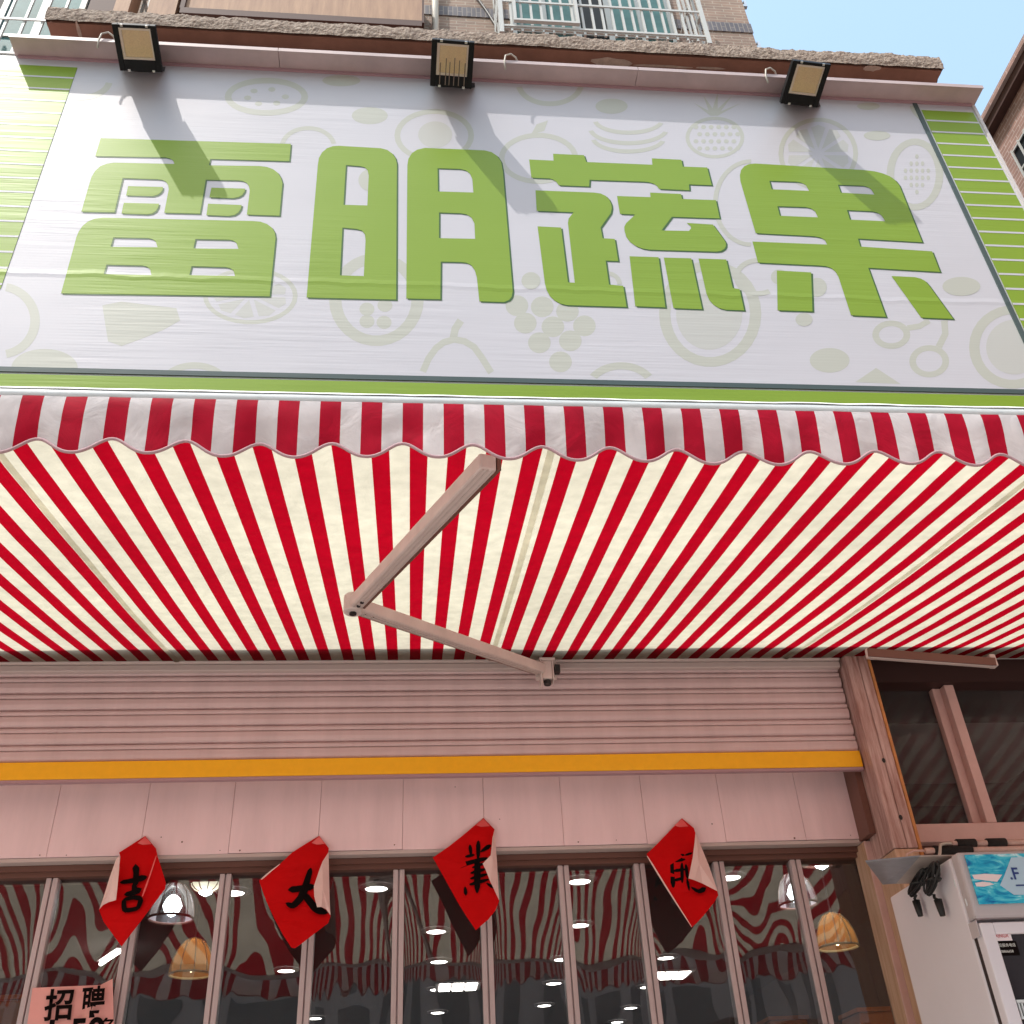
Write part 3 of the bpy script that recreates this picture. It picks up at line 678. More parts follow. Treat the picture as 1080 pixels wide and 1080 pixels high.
m_ = MB(); m_.box((-3.4, -.030, zo0 - .012), (XPL, -.006, zo0 - .001)); m_.build('rubber_seal', M_hem, rs, origin=(0, 0, 3.07))
m_ = MB(); m_.box((-3.4, -.075, 3.545), (XPL, -.032, 3.618)); m_.box((-3.4, -.060, 3.515), (XPL, -.030, 3.543)); m_.build('shutter_hood', M_fascia_edge, rs, origin=(0, 0, 3.07), bevel=.004)

# ------------------------------------------------------------------ fascia panel
FAY = .13
fz = PY(540, 896, FAY).z; XF = PY(928, 880, FAY).x
fa = thing('fascia_board', 'pinkish white panelled board between the shutter and the glass doors', 'panel', (0, 0, fz))
seams = [(62, 905), (155, 868), (246, 860), (338, 850), (425, 850), (510, 850), (595, 850), (680, 850), (762, 850), (843, 850)]
xs = [-3.4] + [PY(x, y, FAY).x for x, y in [(60, 850), (155, 850), (246, 850), (338, 850), (425, 850), (510, 850), (592, 850), (678, 850), (760, 850), (843, 850)]] + [XF]
m_ = MB()
for k in range(len(xs) - 1): m_.box((xs[k] + .0006, FAY, fz + .012 - .002 * (k % 3 == 2)), (xs[k + 1] - .0006, FAY + .02, 3.6))
m_.build('panel_boards', M_fascia, fa, origin=(0, 0, fz), bevel=.0015)
m_ = MB(); m_.box((-3.4, FAY + .004, fz - .004), (XF, FAY + .10, fz + .0095)); m_.box((-3.4, FAY + .0205, fz + .012), (XF, FAY + .05, 3.6)); m_.build('bottom_trim', M_fascia_edge, fa, origin=(0, 0, fz))
# dirt specks and screws
for (x, y) in ((42, 902), (70, 902), (192, 888), (232, 897), (253, 897), (416, 891), (527, 864), (610, 888), (650, 886), (751, 869), (897, 881), (925, 880), (928, 876), (838, 884), (480, 830), (170, 883)):
    c = PY(x, y, FAY - .001); r_ = random.uniform(.002, .005); m_ = MB(); m_.loops([[(c.x + r_ * math.cos(k), FAY - .0012, c.z + r_ * math.sin(k)) for k in (0, 1, 2, 3, 4, 5)]])
    m_.build('screw_mark', M_darkbrown, fa, origin=(0, 0, fz))

# ------------------------------------------------------------------ folding glass doors
GY = .23
gd = thing('glass_doors', 'row of tall mirror-like glass doors in thin aluminium frames under the pinkish board', 'glass door', (0, GY, GZ))
mx_px = [(-35, 920), (57, 919), (148, 914), (239, 915), (330, 910), (421, 905), (511, 905), (593, 902), (673, 902), (756, 899), (837, 899)]
mxs = [PY(x, y, GY - .02).x for x, y in mx_px]
mxs = [mxs[0] - .33 * k for k in range(5, 0, -1)] + mxs
zh = fz - .045
xe = PY(911, 900, GY).x
m_ = MB(); m_.box((-3.4, GY - .03, zh), (xe, GY + .09, fz - .005)); m_.box((-3.4, GY - .05, zh + .018), (xe, GY - .031, fz - .0055)); m_.build('head_rail', M_darkbrown, gd, origin=(0, GY, GZ))
for k, x in enumerate(mxs):
    m_ = MB(); m_.box((x - .0225, GY - .022, GZ), (x - .003, GY + .03, zh - .001)); m_.box((x + .003, GY - .022, GZ), (x + .0225, GY + .03, zh - .001)); m_.box((x - .0028, GY - .010, GZ), (x + .0028, GY + .029, zh - .001))
    m_.build('mullion', M_alu, gd, origin=(0, GY, GZ), bevel=.002)
rnd = random.Random(3)
allx = mxs + [xe]
for k in range(len(allx) - 1):
    xa, xb = allx[k] + .0226, allx[k + 1] - .0226
    if k == len(allx) - 2: xb = xe
    sd_ = rnd.uniform(0, 50); amp = rnd.uniform(.0016, .0034) * rnd.choice((1, 1, -1)); tw = rnd.uniform(-.003, .003); zc = rnd.uniform(2.5, 2.9)
    def pane(u, v, xa=xa, xb=xb, sd_=sd_, amp=amp, tw=tw):
        x = xa + (xb - xa) * u; z = 1.2 + (zh - 1.2) * v
        s = 2 * u - 1
        h = amp * (1 - abs(s) ** 3.2) * (1 - .85 * max(0, (z - 2.35) / .4) ** 2.2)
        h += .0019 * noise.noise(Vector((x * 2.6 + sd_, z * 3.1, sd_))) * (1 - s ** 6)
        h += .00045 * noise.noise(Vector((x * 9 + sd_, z * 7, 2.)))
        h += tw * s * (z - 2.2)
        h += .046 * (z - zh) if z > 2.1 else .046 * (2.1 - zh) * (1 - ((2.1 - z) / .9) ** 1.5)
        return (x, GY + .01 + h, z)
    m_ = MB(); m_.grid(pane, 60, 220); m_.quad([(xa, GY + .01, GZ + .02), (xb, GY + .01, GZ + .02), (xb, GY + .01, 1.199), (xa, GY + .01, 1.199)])
    m_.build('pane', M_pane, gd, origin=(0, GY, GZ), smooth=True)
# tan timber jamb at the right of the doors
tj = thing('timber_door_jamb', 'tan timber jamb at the right end of the glass doors, left of the fridge', 'door frame', (1.9, .05, GZ))
m_ = MB(); x0 = PY(911, 900, FAY).x; m_.box((x0 + .001, FAY - .02, GZ), (x0 + .13, FAY + .10, fz - .006)); m_.build('jamb', M_tan, tj, origin=(1.9, .05, GZ), bevel=.004)
m_ = MB(); m_.box((x0 - .0, FAY - .028, GZ), (x0 + .035, FAY - .0205, fz - .006)); m_.box((x0 + .075, FAY - .026, GZ), (x0 + .088, FAY - .0205, fz - .006)); m_.build('trim_strip', M_pinkframe, tj, origin=(1.9, .05, GZ), bevel=.003)

# ------------------------------------------------------------------ brown post
px0, px1 = 1.914, 2.028
po = thing('door_post', 'worn brown painted post with dark bolt holes between shutter and side window', 'post', (1.97, -.1, GZ))
m_ = MB(); m_.box((px0 + .001, -.097, GZ), (px1 - .013, .099, 2.70)); m_.build('lower_post', M_tan, po, origin=(1.97, -.1, GZ), bevel=.004)
m_ = MB(); m_.box((px0, -.10, 2.702), (px0 + .056, .10, 3.58)); m_.box((px0 + .058, -.10, 2.702), (px1 - .012, .10, 3.58)); m_.build('post_body', M_post, po, origin=(1.97, -.1, GZ), bevel=.004)
m_ = MB(); m_.box((px1 - .0118, -.104, GZ), (px1, .10, 3.58)); m_.build('edge_strip', M_post_edge, po, origin=(1.97, -.1, GZ))
for (x, y) in ((932, 802), (950, 862)):
    m_ = MB()
    c = PY(x, y, -.101); m_.loops([[(c.x + .008 * math.cos(k * .785), -.1015, c.z + .011 * math.sin(k * .785)) for k in range(8)]])
    m_.build('bolt_hole', M_dark, po, origin=(1.97, -.1, GZ))
m_ = MB(); m_.box((px0 - .03, .02, fz), (px0 - .002, FAY + .03, 3.58)); m_.build('dark_strip', M_darkbrown, po, origin=(1.97, -.1, GZ))  # dark strip painted in for the shadow gap between fascia and post

# ------------------------------------------------------------------ side shop window
sw = thing('side_window', 'dark glazed shop window in pinkish frames right of the brown post', 'window', (2.6, .1, GZ))
WY = .1
zt = 3.476; zbm = 2.842
m_ = MB(); m_.box((px1 + .004, .02, zt), (4.6, .5, 3.618)); m_.box((px1 + .004, -.28, 3.61), (4.6, .5, 3.75)); m_.build('header', M_neigh, sw, origin=(2.6, .1, GZ))
m_ = MB(); x1_, x2_ = PY(985, 740, WY).x, PY(1000, 727, WY).x
for xm in (x2_ - .045, x2_ - .045 + .50, x2_ - .045 + 1.0): 
    m_.box((xm, WY - .05, zbm), (xm + .045, WY + .03, zt - .001)); m_.box((xm - .04, WY - .01, zbm), (xm - .0005, WY + .03, zt - .001))
m_.box((px1 + .004, WY - .052, 2.765), (4.6, WY + .03, zbm - .001)); m_.build('frame', M_pinkframe, sw, origin=(2.6, .1, GZ), bevel=.003)
m_ = MB(); m_.box((px1 + .004, WY - .002, 2.70), (4.6, WY + .04, 2.764)); m_.box((px1 + .004, WY - .04, 2.62), (4.6, WY + .04, 2.699)); m_.build('lower_rail', M_darkbrown, sw, origin=(2.6, .1, GZ))
for k, (a, b) in enumerate(((px1 + .005, x2_ - .086), (x2_ + .001, x2_ + .414), (x2_ + .501, x2_ + .914))):
    m_ = MB(); m_.grid(lambda u, v: (a + (b - a) * u, WY + .02 + .0015 * noise.noise(Vector((u * 2 + k, v * 2, 1))), zbm + (zt - zbm) * v), 20, 30); m_.build('pane', M_paneR, sw, origin=(2.6, .1, GZ), smooth=True)
m_ = MB(); m_.quad([(px1 + .005, WY + .02, GZ), (4.6, WY + .02, GZ), (4.6, WY + .02, 2.62), (px1 + .005, WY + .02, 2.62)]); m_.build('lower_pane', M_paneR, sw, origin=(2.6, .1, GZ))

nr = thing('neighbour_room', 'dark room behind the glazed window right of the brown post', 'room', (4, 2, 2.7))
m_ = MB(); M_nroom = mat('neighbour_room_paint', (.30, .24, .22), .9, noise_amt=.4, noise_scale=1.5)
m_.quad([(2.06, 2.6, 3.02), (9, 2.6, 3.02), (9, 2.6, 3.72), (2.06, 2.6, 3.72)]); m_.quad([(2.06, .15, 3.72), (9, .15, 3.72), (9, 2.6, 3.72), (2.06, 2.6, 3.72)]); m_.quad([(2.04, .15, 3.02), (2.04, 2.6, 3.02), (2.04, 2.6, 3.72), (2.04, .15, 3.72)]); m_.quad([(2.06, .3, 3.01), (9, .3, 3.01), (9, 2.6, 3.01), (2.06, 2.6, 3.01)])
m_.build('inner_walls', M_nroom, nr, origin=(4, 2, 2.7))
c = PY(1007, 793, 1.6); t = thing('bare_bulb', 'small bright bulb behind the window right of the brown post', 'bulb', c)
MB().lathe(c, [(.001, -.022), (.018, -.014), (.024, 0), (.014, .02), (.008, .03)], 12).build('glass_bulb', M_bulb, t, origin=c, smooth=True)
MB().tube([c + Vector((0, 0, .03)), Vector((c.x, c.y, 3.72))], .005, 6).build('cord', M_dark, t, origin=c)

# ------------------------------------------------------------------ interior
room = thing('shop_interior', 'dim shop interior seen through the glass doors', 'room', (0, 5, GZ))
CZ = 3.0
m_ = MB()
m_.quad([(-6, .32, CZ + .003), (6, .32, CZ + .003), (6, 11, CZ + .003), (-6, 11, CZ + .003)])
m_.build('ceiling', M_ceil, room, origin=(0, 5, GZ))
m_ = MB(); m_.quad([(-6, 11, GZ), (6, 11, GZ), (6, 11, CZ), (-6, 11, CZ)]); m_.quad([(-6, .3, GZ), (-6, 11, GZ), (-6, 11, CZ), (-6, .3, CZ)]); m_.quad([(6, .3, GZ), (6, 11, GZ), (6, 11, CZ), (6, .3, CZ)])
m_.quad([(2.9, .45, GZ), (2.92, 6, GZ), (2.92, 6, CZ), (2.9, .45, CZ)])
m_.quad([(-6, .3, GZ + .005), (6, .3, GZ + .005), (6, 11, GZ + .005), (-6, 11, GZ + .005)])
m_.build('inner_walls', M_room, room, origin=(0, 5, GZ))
dl = [(397, 935.5), (302, 1022.5), (460, 981), (463, 1013), (461.6, 1042.5), (461.6, 1067), (332, 1073), (611, 928), (611, 974.5), (593, 1010.5), (584, 1036), (574, 1059.5), (702, 1009), (682.5, 1040), (665, 1062), (651, 1077), (769.5, 924), (246, 940), (298, 975)]
DLL = ['lit downlight just right of the second red paper, close under the door head', 'lit downlight beside the bottom tip of the second red paper', 'lit downlight just left of the third red paper',
 'lit downlight below left of the third red paper, next one above the square panel', 'lit downlight immediately left of the square panel under the third red paper', 'lit downlight under the square panel, left of the third red paper',
 'lit downlight at the bottom edge beneath the second red paper', 'upper lit downlight in the pane midway between third and fourth red papers', 'lower lit downlight in the pane midway between third and fourth red papers',
 'lit downlight touching the mullion right of the third red paper', 'lit downlight low in the pane right of the third red paper, upper of two', 'lit downlight low in the pane right of the third red paper, lower of two',
 'lit downlight right above the square panel below the fourth red paper', 'lit downlight down left of the square panel below the fourth red paper', 'lit downlight near the bottom left of the fourth red paper, upper of a pair',
 'lit downlight near the bottom left of the fourth red paper, lower of a pair', 'lit downlight just right of the fourth red paper', 'lit downlight beside the mullion left of the second red paper']
first = None
for k, (x, y) in enumerate(dl[:-1]):
    c = PZ(x, y, CZ)
    if first is None:
        t = thing('ceiling_downlight', 'd', 'ceiling light', c, 'round ceiling downlights behind the glass')
        m_ = MB(); m_.lathe((c.x, c.y, c.z - .01), [(.0, 0), (.055, 0), (.06, .004)], 20)
        e_ = m_.build('lens', M_emit, t, origin=c)
        m_ = MB(); m_.lathe((c.x, c.y, c.z - .012), [(.058, .0), (.085, .004), (.09, .013)], 20); r_ = m_.build('ring', M_frame_white, t, origin=c)
        first = (t, e_, r_); cur = t
    else:
        cur = first[0].copy(); COL.objects.link(cur); cur.location = c
        for ch in first[1:]:
            d = ch.copy(); COL.objects.link(d); d.parent = cur
    cur['label'] = DLL[k]
for k, (x, y, lb) in enumerate(((483, 1039, 'square lit ceiling panel behind the glass, near the third red paper'), (705, 1027, 'square lit ceiling panel behind the glass, below the fourth red paper'))):
    c = PZ(x, y, CZ); t = thing('ceiling_panel_light', lb, 'ceiling light', c)
    MB().box((c.x - .17, c.y - .17, c.z - .012), (c.x + .17, c.y + .17, c.z - .001)).build('frame', M_frame_white, t, origin=c)
    m_ = MB()
    for a in range(3): m_.box((c.x - .14 + a * .1, c.y - .14, c.z - .018), (c.x - .06 + a * .1, c.y + .14, c.z - .013))
    m_.build('diffuser', M_emit, t, origin=c)
c = PZ(115, 1008, CZ - .05)
t = thing('tube_light', 'short white tube light glowing behind the glass above the pink poster', 'ceiling light', c)
MB().tube([c + Vector((-.10, .22, 0)), c + Vector((.08, -.1, 0))], .012, 10).build('tube', M_emit, t, origin=c)
MB().beam(c + Vector((-.115, .24, .028)), c + Vector((.09, -.12, .028)), .04, .025).build('batten', M_frame_white, t, origin=c)
# pendants: (rim centre px, width px, Y, warm?)
pend = [((180, 969), 46, 1.1, 0, 'pale wire-cage pendant lamp behind the glass, right of the first red paper'),
        ((201, 1028), 44, 1.7, 1, 'amber woven pendant lamp behind the glass, below the pale wire-cage one'),
        ((218, 931), 32, 1.3, 0, 'small pendant lamp close under the door head, right of the first red paper'),
        ((866, 909), 42, .9, 0, 'shallow pendant lamp highest behind the right end of the glass doors'),
        ((842, 954), 40, 1.0, 0, 'pale pendant lamp with a cool bulb behind the right end of the glass'),
        ((884, 999), 42, 1.2, 1, 'amber woven pendant lamp lowest behind the right end of the glass')]
for (x, y), wpx, Yp, warm, lb in pend:
    c = PY(x, y, Yp); zc = -(W2C @ (c - CAM)).z; r_ = wpx * zc / F / 2
    t = thing('pendant_lamp', lb, 'pendant lamp', c, 'pendant lamps inside the shop')
    H = r_ * (1.65 if wpx != 42 or warm else .8)
    H = min(H, CZ - c.z - .04)
    pr_ = [(r_, 0), (r_ * 1.0, H * .12), (r_ * .92, H * .4), (r_ * .72, H * .7), (r_ * .42, H * .92), (r_ * .12, H)]
    m_ = MB(); m_.lathe(c, pr_, 28); m_.build('shade', M_shadew if warm else (M_shade_clear if x in (180, 842) else M_shade), t, origin=c, smooth=True)
    m_ = MB(); m_.tube([c + Vector((r_ * math.cos(a), r_ * math.sin(a), 0)) for a in [2 * math.pi * k / 28 for k in range(29)]], .006, 6)
    for k in range(10):
        a = 2 * math.pi * k / 10; m_.tube([c + Vector(((q_[0] + .004) * math.cos(a), (q_[0] + .004) * math.sin(a), q_[1])) for q_ in pr_], .0025, 4)
    m_.build('wire_frame', M_darkbrown if not warm else M_shade, t, origin=c)
    m_ = MB(); m_.lathe(c + Vector((0, 0, H * .35)), [(0.001, -.05), (.03, -.035), (.045, 0), (.03, .035), (.012, .05)], 14); m_.build('bulb', M_bulbw if warm else M_bulb, t, origin=c, smooth=True)
    MB().tube([c + Vector((0, 0, H * .9)), Vector((c.x, c.y, CZ))], .006, 6).build('cord', M_dark, t, origin=c)
# orange display boards
for x, y, Yp, w_, h_, lb in ((835, 1092, 2.2, .22, .45, 'orange display box standing behind the glass at the lower right'), (940, 1085, 1.4, .3, .5, 'dull orange display box behind the rightmost door pane'), (5, 1075, 1.2, .3, .55, 'orange and yellow display box behind the leftmost door pane')):
    c = PY(x, y, Yp)
    t = thing('display_box', lb, 'display box', (c.x, c.y, GZ))
    MB().box((c.x - w_ / 2, Yp, c.z - h_), (c.x + w_ / 2, Yp + .25, c.z + .08)).build('box_body', M_orangebox, t, origin=(c.x, c.y, GZ), bevel=.01)
    MB().box((c.x - w_ / 2 + .02, Yp + .02, GZ), (c.x + w_ / 2 - .02, Yp + .23, c.z - h_ - .001)).build('plinth', M_room, t, origin=(c.x, c.y, GZ))
    MB().box((c.x - w_ / 2 - .008, Yp - .008, c.z + .081), (c.x + w_ / 2 + .008, Yp + .258, c.z + .10)).build('lid', M_orangebox, t, origin=(c.x, c.y, GZ))

# ------------------------------------------------------------------ red papers
def crop(ox, oy, s): return lambda u, v, Y: PY(ox + u / s, oy + v / s, Y)
def stroke(mb, pts, ws, fn, yoff):
    """brush stroke ribbon in crop units"""
    n = len(pts); L_, R_ = [], []
    P = []
    for i in range(n - 1):                       # subdivide smoothly
        for k in range(4):
            t_ = k / 4; P.append((pts[i][0] * (1 - t_) + pts[i + 1][0] * t_, pts[i][1] * (1 - t_) + pts[i + 1][1] * t_, ws[i] * (1 - t_) + ws[i + 1] * t_))
    P.append((*pts[-1], ws[-1]))
    for it in range(2):
        P = [P[0]] + [tuple((P[i - 1][j] + 2 * P[i][j] + P[i + 1][j]) / 4 for j in range(3)) for i in range(1, len(P) - 1)] + [P[-1]]
    for i, (x, y, w_) in enumerate(P):
        a = P[max(0, i - 1)]; b = P[min(len(P) - 1, i + 1)]; dx, dy = b[0] - a[0], b[1] - a[1]; l = math.hypot(dx, dy) or 1
        if i in (0, len(P) - 1): w_ *= .55
        nx, ny = -dy / l * w_ / 2, dx / l * w_ / 2
        L_.append((x + nx, y + ny)); R_.append((x - nx, y - ny))
    dx, dy = P[0][0] - P[1][0], P[0][1] - P[1][1]; l = math.hypot(dx, dy) or 1
    head = (P[0][0] + dx / l * ws[0] * .3, P[0][1] + dy / l * ws[0] * .3)
    dx, dy = P[-1][0] - P[-2][0], P[-1][1] - P[-2][1]; l = math.hypot(dx, dy) or 1
    tail = (P[-1][0] + dx / l * ws[-1] * .3, P[-1][1] + dy / l * ws[-1] * .3)
    def dep(u, v): return fn(u, v)
    for i in range(len(P) - 1):
        mb.quad([dep(*L_[i]), dep(*L_[i + 1]), dep(*R_[i + 1]), dep(*R_[i])])
    mb.quad([dep(*head), dep(*L_[0]), dep(*R_[0])]); mb.quad([dep(*tail), dep(*R_[-1]), dep(*L_[-1])])
papers = [
 dict(crop=(90, 870, 7.718), apex=(487, 90), low=990, lb='red paper with curled left edge, leftmost of the four, beside the wire-cage lamp',
  body=[(487,90),(575,190),(590,260),(625,370),(655,470),(650,520),(560,640),(440,800),(370,890),(295,990),(230,900),(150,790),(110,690),(150,650),(190,628),(250,610),(262,500),(275,360),(285,260),(275,225)],
  flap=[(280,245),(275,360),(262,500),(250,612),(190,629),(145,652),(112,690),(150,580),(200,420),(250,280)],
  fold=[(578,250),(530,400),(465,580)],
  strokes=[([(410,335),(415,400),(405,490)],(48,34,44)),([(290,468),(380,455),(490,425)],(26,30,42)),([(325,568),(380,555),(445,525)],(28,34,44)),([(315,610),(312,660),(325,705)],(28,32,36)),([(315,608),(390,590),(455,598)],(22,26,34)),([(455,598),(440,650),(425,680)],(34,28,26)),([(325,698),(380,690),(430,678)],(30,28,26)),([(400,480),(395,560)],(36,26))]),
 dict(crop=(260, 870, 7.718), apex=(592, 88), low=1005, lb='red paper with a large brushed character and curled right edge, second from the left',
  body=[(592,88),(670,190),(665,225),(620,300),(590,380),(550,500),(552,580),(575,670),(610,668),(650,688),(685,740),(665,800),(560,880),(470,950),(395,1005),(365,1000),(300,900),(230,770),(160,620),(105,465),(105,450),(180,385),(270,320),(370,225),(480,155)],
  flap=[(668,222),(670,320),(676,600),(684,735),(650,688),(610,668),(575,670),(552,585),(548,500),(588,380),(618,300)],
  strokes=[([(522,358),(500,430),(475,520),(440,600),(375,665),(325,638)],(30,36,48,44,40,22)),([(352,528),(430,520),(545,500)],(42,38,44)),([(470,565),(520,630),(560,680),(600,700),(655,715)],(44,46,50,48,24))]),
 dict(crop=(450, 850, 7.71), apex=(462, 98), low=1010, lb='red paper with a dense brushed character and curled right edge, third from the left',
  body=[(462,98),(552,190),(535,260),(530,320),(520,400),(455,470),(480,520),(520,620),(590,770),(560,850),(500,925),(400,1010),(330,910),(250,780),(140,580),(50,420),(180,330),(300,235)],
  flap=[(552,190),(560,300),(572,450),(580,600),(590,768),(520,620),(480,520),(456,470),(522,400),(531,320),(536,260)],
  strokes=[([(352,322),(362,400)],(24,18)),([(420,290),(418,430)],(30,22)),([(318,412),(385,398)],(18,18)),([(515,322),(440,372)],(34,14)),([(250,495),(330,465),(490,425)],(34,28,26)),([(375,500),(470,465)],(18,18)),([(362,545),(480,512)],(22,20)),([(360,590),(490,555)],(22,20)),([(355,638),(500,598)],(24,20)),([(412,440),(412,560),(410,700)],(36,44,30)),([(312,660),(318,720)],(16,26)),([(490,630),(545,665)],(14,22))]),
 dict(k=1, crop=(680, 850, 7.71), apex=(302, 100), low=990, lb='red paper with a large folded-over pink corner, rightmost of the four',
  body=[(302,100),(400,180),(412,220),(405,300),(390,420),(355,590),(400,602),(470,630),(590,690),(598,728),(560,790),(480,890),(430,945),(380,990),(290,850),(200,700),(110,550),(20,410),(15,390),(100,310),(200,205)],
  flap=[(413,220),(450,310),(520,480),(594,695),(470,631),(400,602),(356,589),(390,420),(405,300)],
  strokes=[([(220,402),(222,520),(232,655)],(24,22,34)),([(222,415),(260,405)],(22,14)),([(235,445),(325,435)],(26,18)),([(330,400),(384,382)],(14,14)),([(238,528),(330,515)],(22,18)),([(240,605),(310,588)],(20,18)),([(302,470),(305,620)],(24,20)),([(262,412),(300,398),(322,400)],(16,16,12)),([(296,400),(298,450)],(14,12)),([(335,480),(348,590)],(22,20)),([(345,600),(362,685)],(20,12)),([(380,662),(440,700),(488,672)],(12,26,36))])]
for pi, p in enumerate(papers):
    ox, oy, s = p['crop']; H = p['low'] - p['apex'][1]
    def dpt(u, v, extra=0):
        t_ = max(0, (v - p['apex'][1]) / H)
        bend = .012 * math.sin((u - 300) / 130.0)
        return FAY - .006 - .085 * t_ ** .8 - bend * min(1, t_ * 2) - extra
    fn = lambda u, v, e=0: PY(ox + u / s, oy + v / s, dpt(u, v, e))
    ap_ = fn(*p['apex'])
    t = thing('paper_sign', p['lb'], 'paper sign', ap_, 'red papers with black brushed characters')
    bx = [q_[0] for q_ in p['body']]; by = [q_[1] for q_ in p['body']]
    m_ = MB(); m_.loops([[fn(*q_) for q_ in p['body']]]); o_ = m_.build('sheet', M_red, t, origin=ap_)
    bm = bmesh.new(); bm.from_mesh(o_.data); bmesh.ops.recalc_face_normals(bm, faces=bm.faces); bm.to_mesh(o_.data); bm.free()
    m_ = MB(); cu = sum(q_[0] for q_ in p['flap']) / len(p['flap']); cv = sum(q_[1] for q_ in p['flap']) / len(p['flap'])
    far = max(abs(q_[0] - cu) for q_ in p['flap'])
    sgn = -1 if pi == 0 else 1
    ring_ = [fn(u, v, .004 + (.035 if (u - cu) * sgn < 0 else .012)) for u, v in p['flap']]; cen = fn(cu, cv, .038)
    for k in range(len(ring_)): m_.quad([cen, ring_[k], ring_[(k + 1) % len(ring_)]])
    m_.build('curled_edge', M_redback, t, origin=ap_, smooth=True)
    m_ = MB()
    for pts, ws in p['strokes']: stroke(m_, pts, [q_ * 1.3 for q_ in ws], lambda u, v: fn(u, v, .0022), 0)
    m_.build('brushed_character', M_ink, t, origin=ap_)
    a = p['apex']; m_ = MB(); m_.loops([[fn(a[0], a[1] + 6, .0015), fn(a[0] + 52, a[1] + 66, .0015), fn(a[0] - 20, a[1] + 72, .0015), fn(a[0] - 62, a[1] + 58, .0015)]]); m_.build('tape', M_tape_glint, t, origin=ap_)
    if 'fold' in p:
        m_ = MB(); stroke(m_, p['fold'], (8, 10, 14), lambda u, v: fn(u, v, .0032), 0); m_.build('fold_highlight', M_tape_glint, t, origin=ap_)  # lighter strip paints the highlight along the fold
    if pi == 3:
        m_ = MB(); stroke(m_, [(20, 408), (200, 702), (382, 985)], (12, 12, 6), lambda u, v: fn(u, v, .003), 0); m_.build('pale_rim', M_redback, t, origin=ap_)
    if pi == 1:
        m_ = MB(); stroke(m_, [(122, 442), (190, 382), (272, 318)], (14, 10, 6), lambda u, v: fn(u, v, .003), 0); m_.build('pale_rim', M_redback, t, origin=ap_)

# ------------------------------------------------------------------ text helper
def text_mesh(name, body, size, m, parent, origin, ex, ez, offset=0.0, shear=0.0, sx=1.0):
    cu = bpy.data.curves.new(name, 'FONT'); cu.body = body; cu.size = size; cu.offset = offset; cu.shear = shear; cu.fill_mode = 'BOTH'; cu.extrude = 0
    to = bpy.data.objects.new(name, cu); COL.objects.link(to)
    dg = bpy.context.evaluated_depsgraph_get(); me = bpy.data.meshes.new_from_object(to.evaluated_get(dg))
    bpy.data.objects.remove(to)
    ex = Vector(ex).normalized(); ez = Vector(ez).normalized(); og = Vector(origin); pl = Vector(parent.location)
    for v in me.vertices:
        x, y = v.co.x * sx, v.co.y; v.co = og + ex * x + ez * y - pl
    me.materials.clear(); me.materials.append(m)
    o = bpy.data.objects.new(name, me); COL.objects.link(o); o.parent = parent
    return o

# recruitment poster
PO = GY - .125
q0 = PY(34.3, 1041.9, .085 + PO); q1 = PY(106, 1038.8, .085 + PO); q2 = PY(118.8, 1032.2, .06 + PO)
po_ = thing('recruitment_poster', 'pink poster with black characters on the glass at the lower left corner', 'poster', q0)
br_ = PY(120, 1080, .08 + PO); bl_ = PY(28.7, 1080, .085 + PO)
dz = .28
ext = lambda top, bot, k: top + (bot - top) * k
m_ = MB(); m_.loops([[q0, q1, q2, ext(q2, br_, 4), ext(q0, bl_, 4)]]); m_.build('sheet', M_poster, po_, origin=q0)
c1 = PY(45, 1077.5, .080 + PO); c1b = PY(76, 1076, .080 + PO); wch = (c1b - c1).length
up = PY(49, 1046, .080 + PO) - c1; exv = (c1b - c1).normalized()
hh = up.length
sz = hh / .90
text_mesh('lettering', '招', sz, M_ink, po_, c1 + Vector((0, -.004, .012)), exv, up, offset=.0026, sx=wch / sz * 1.02)
c2 = PY(83.5, 1075, .060 + PO); c2b = PY(109, 1073, .050 + PO)
text_mesh('lettering', '聘', sz, M_ink, po_, c2 + Vector((0, -.006, .012)), c2b - c2, up, offset=.0026, sx=(c2b - c2).length / sz * 1.02)
c3 = PY(43, 1104, .07 + PO)
text_mesh('lettering', '1 50', sz * 1.1, M_ink, po_, c3 + Vector((0, -.004, 0)), exv, up, offset=.003)
c4 = PY(103, 1091, .045 + PO)
text_mesh('lettering', '名', sz * .55, M_ink, po_, c4 + Vector((0, -.006, 0)), exv, up, offset=.0015)

# ------------------------------------------------------------------ awning
FYW = -2.255
_zt, _zb = PY(540, 415, FYW - .03).z, PY(540, 430, FYW - .03).z
TA = (AZ - (_zt + _zb) / 2 + .004) / (AY - FYW); AXL, AXR = -3.6, 8.0  # right end stretched out of view to keep sky out of window reflections
def az_(y): return AZ + TA * (y - AY)
aw = thing('striped_awning', 'red and cream striped awning folded out below the sign', 'awning', (0, AY, AZ))
def can(u, v):
    x = AXL + (AXR - AXL) * u; y = AY + (FYW - AY) * v
    sag = -.020 * math.sin(math.pi * v) - .010 * math.sin(v * math.pi) * noise.noise(Vector((x * .8, 0, 1)))
    sag += .0045 * noise.noise(Vector((x * 2.2, y * 1.2, 5))) + .0012 * noise.noise(Vector((x * 9, y * 7, 2)))
    sag *= min(1, v * 9) * min(1, (1 - v) * 12)
    bump_ = -.022 * math.exp(-((x - .62) / .24) ** 2) * min(1, v * 12) * math.exp(-v * 7)
    return (x, y, az_(y) + sag + bump_)
m_ = MB(); m_.grid(can, 420, 70); m_.build('canopy', M_canopy, aw, origin=(0, AY, AZ), smooth=True)
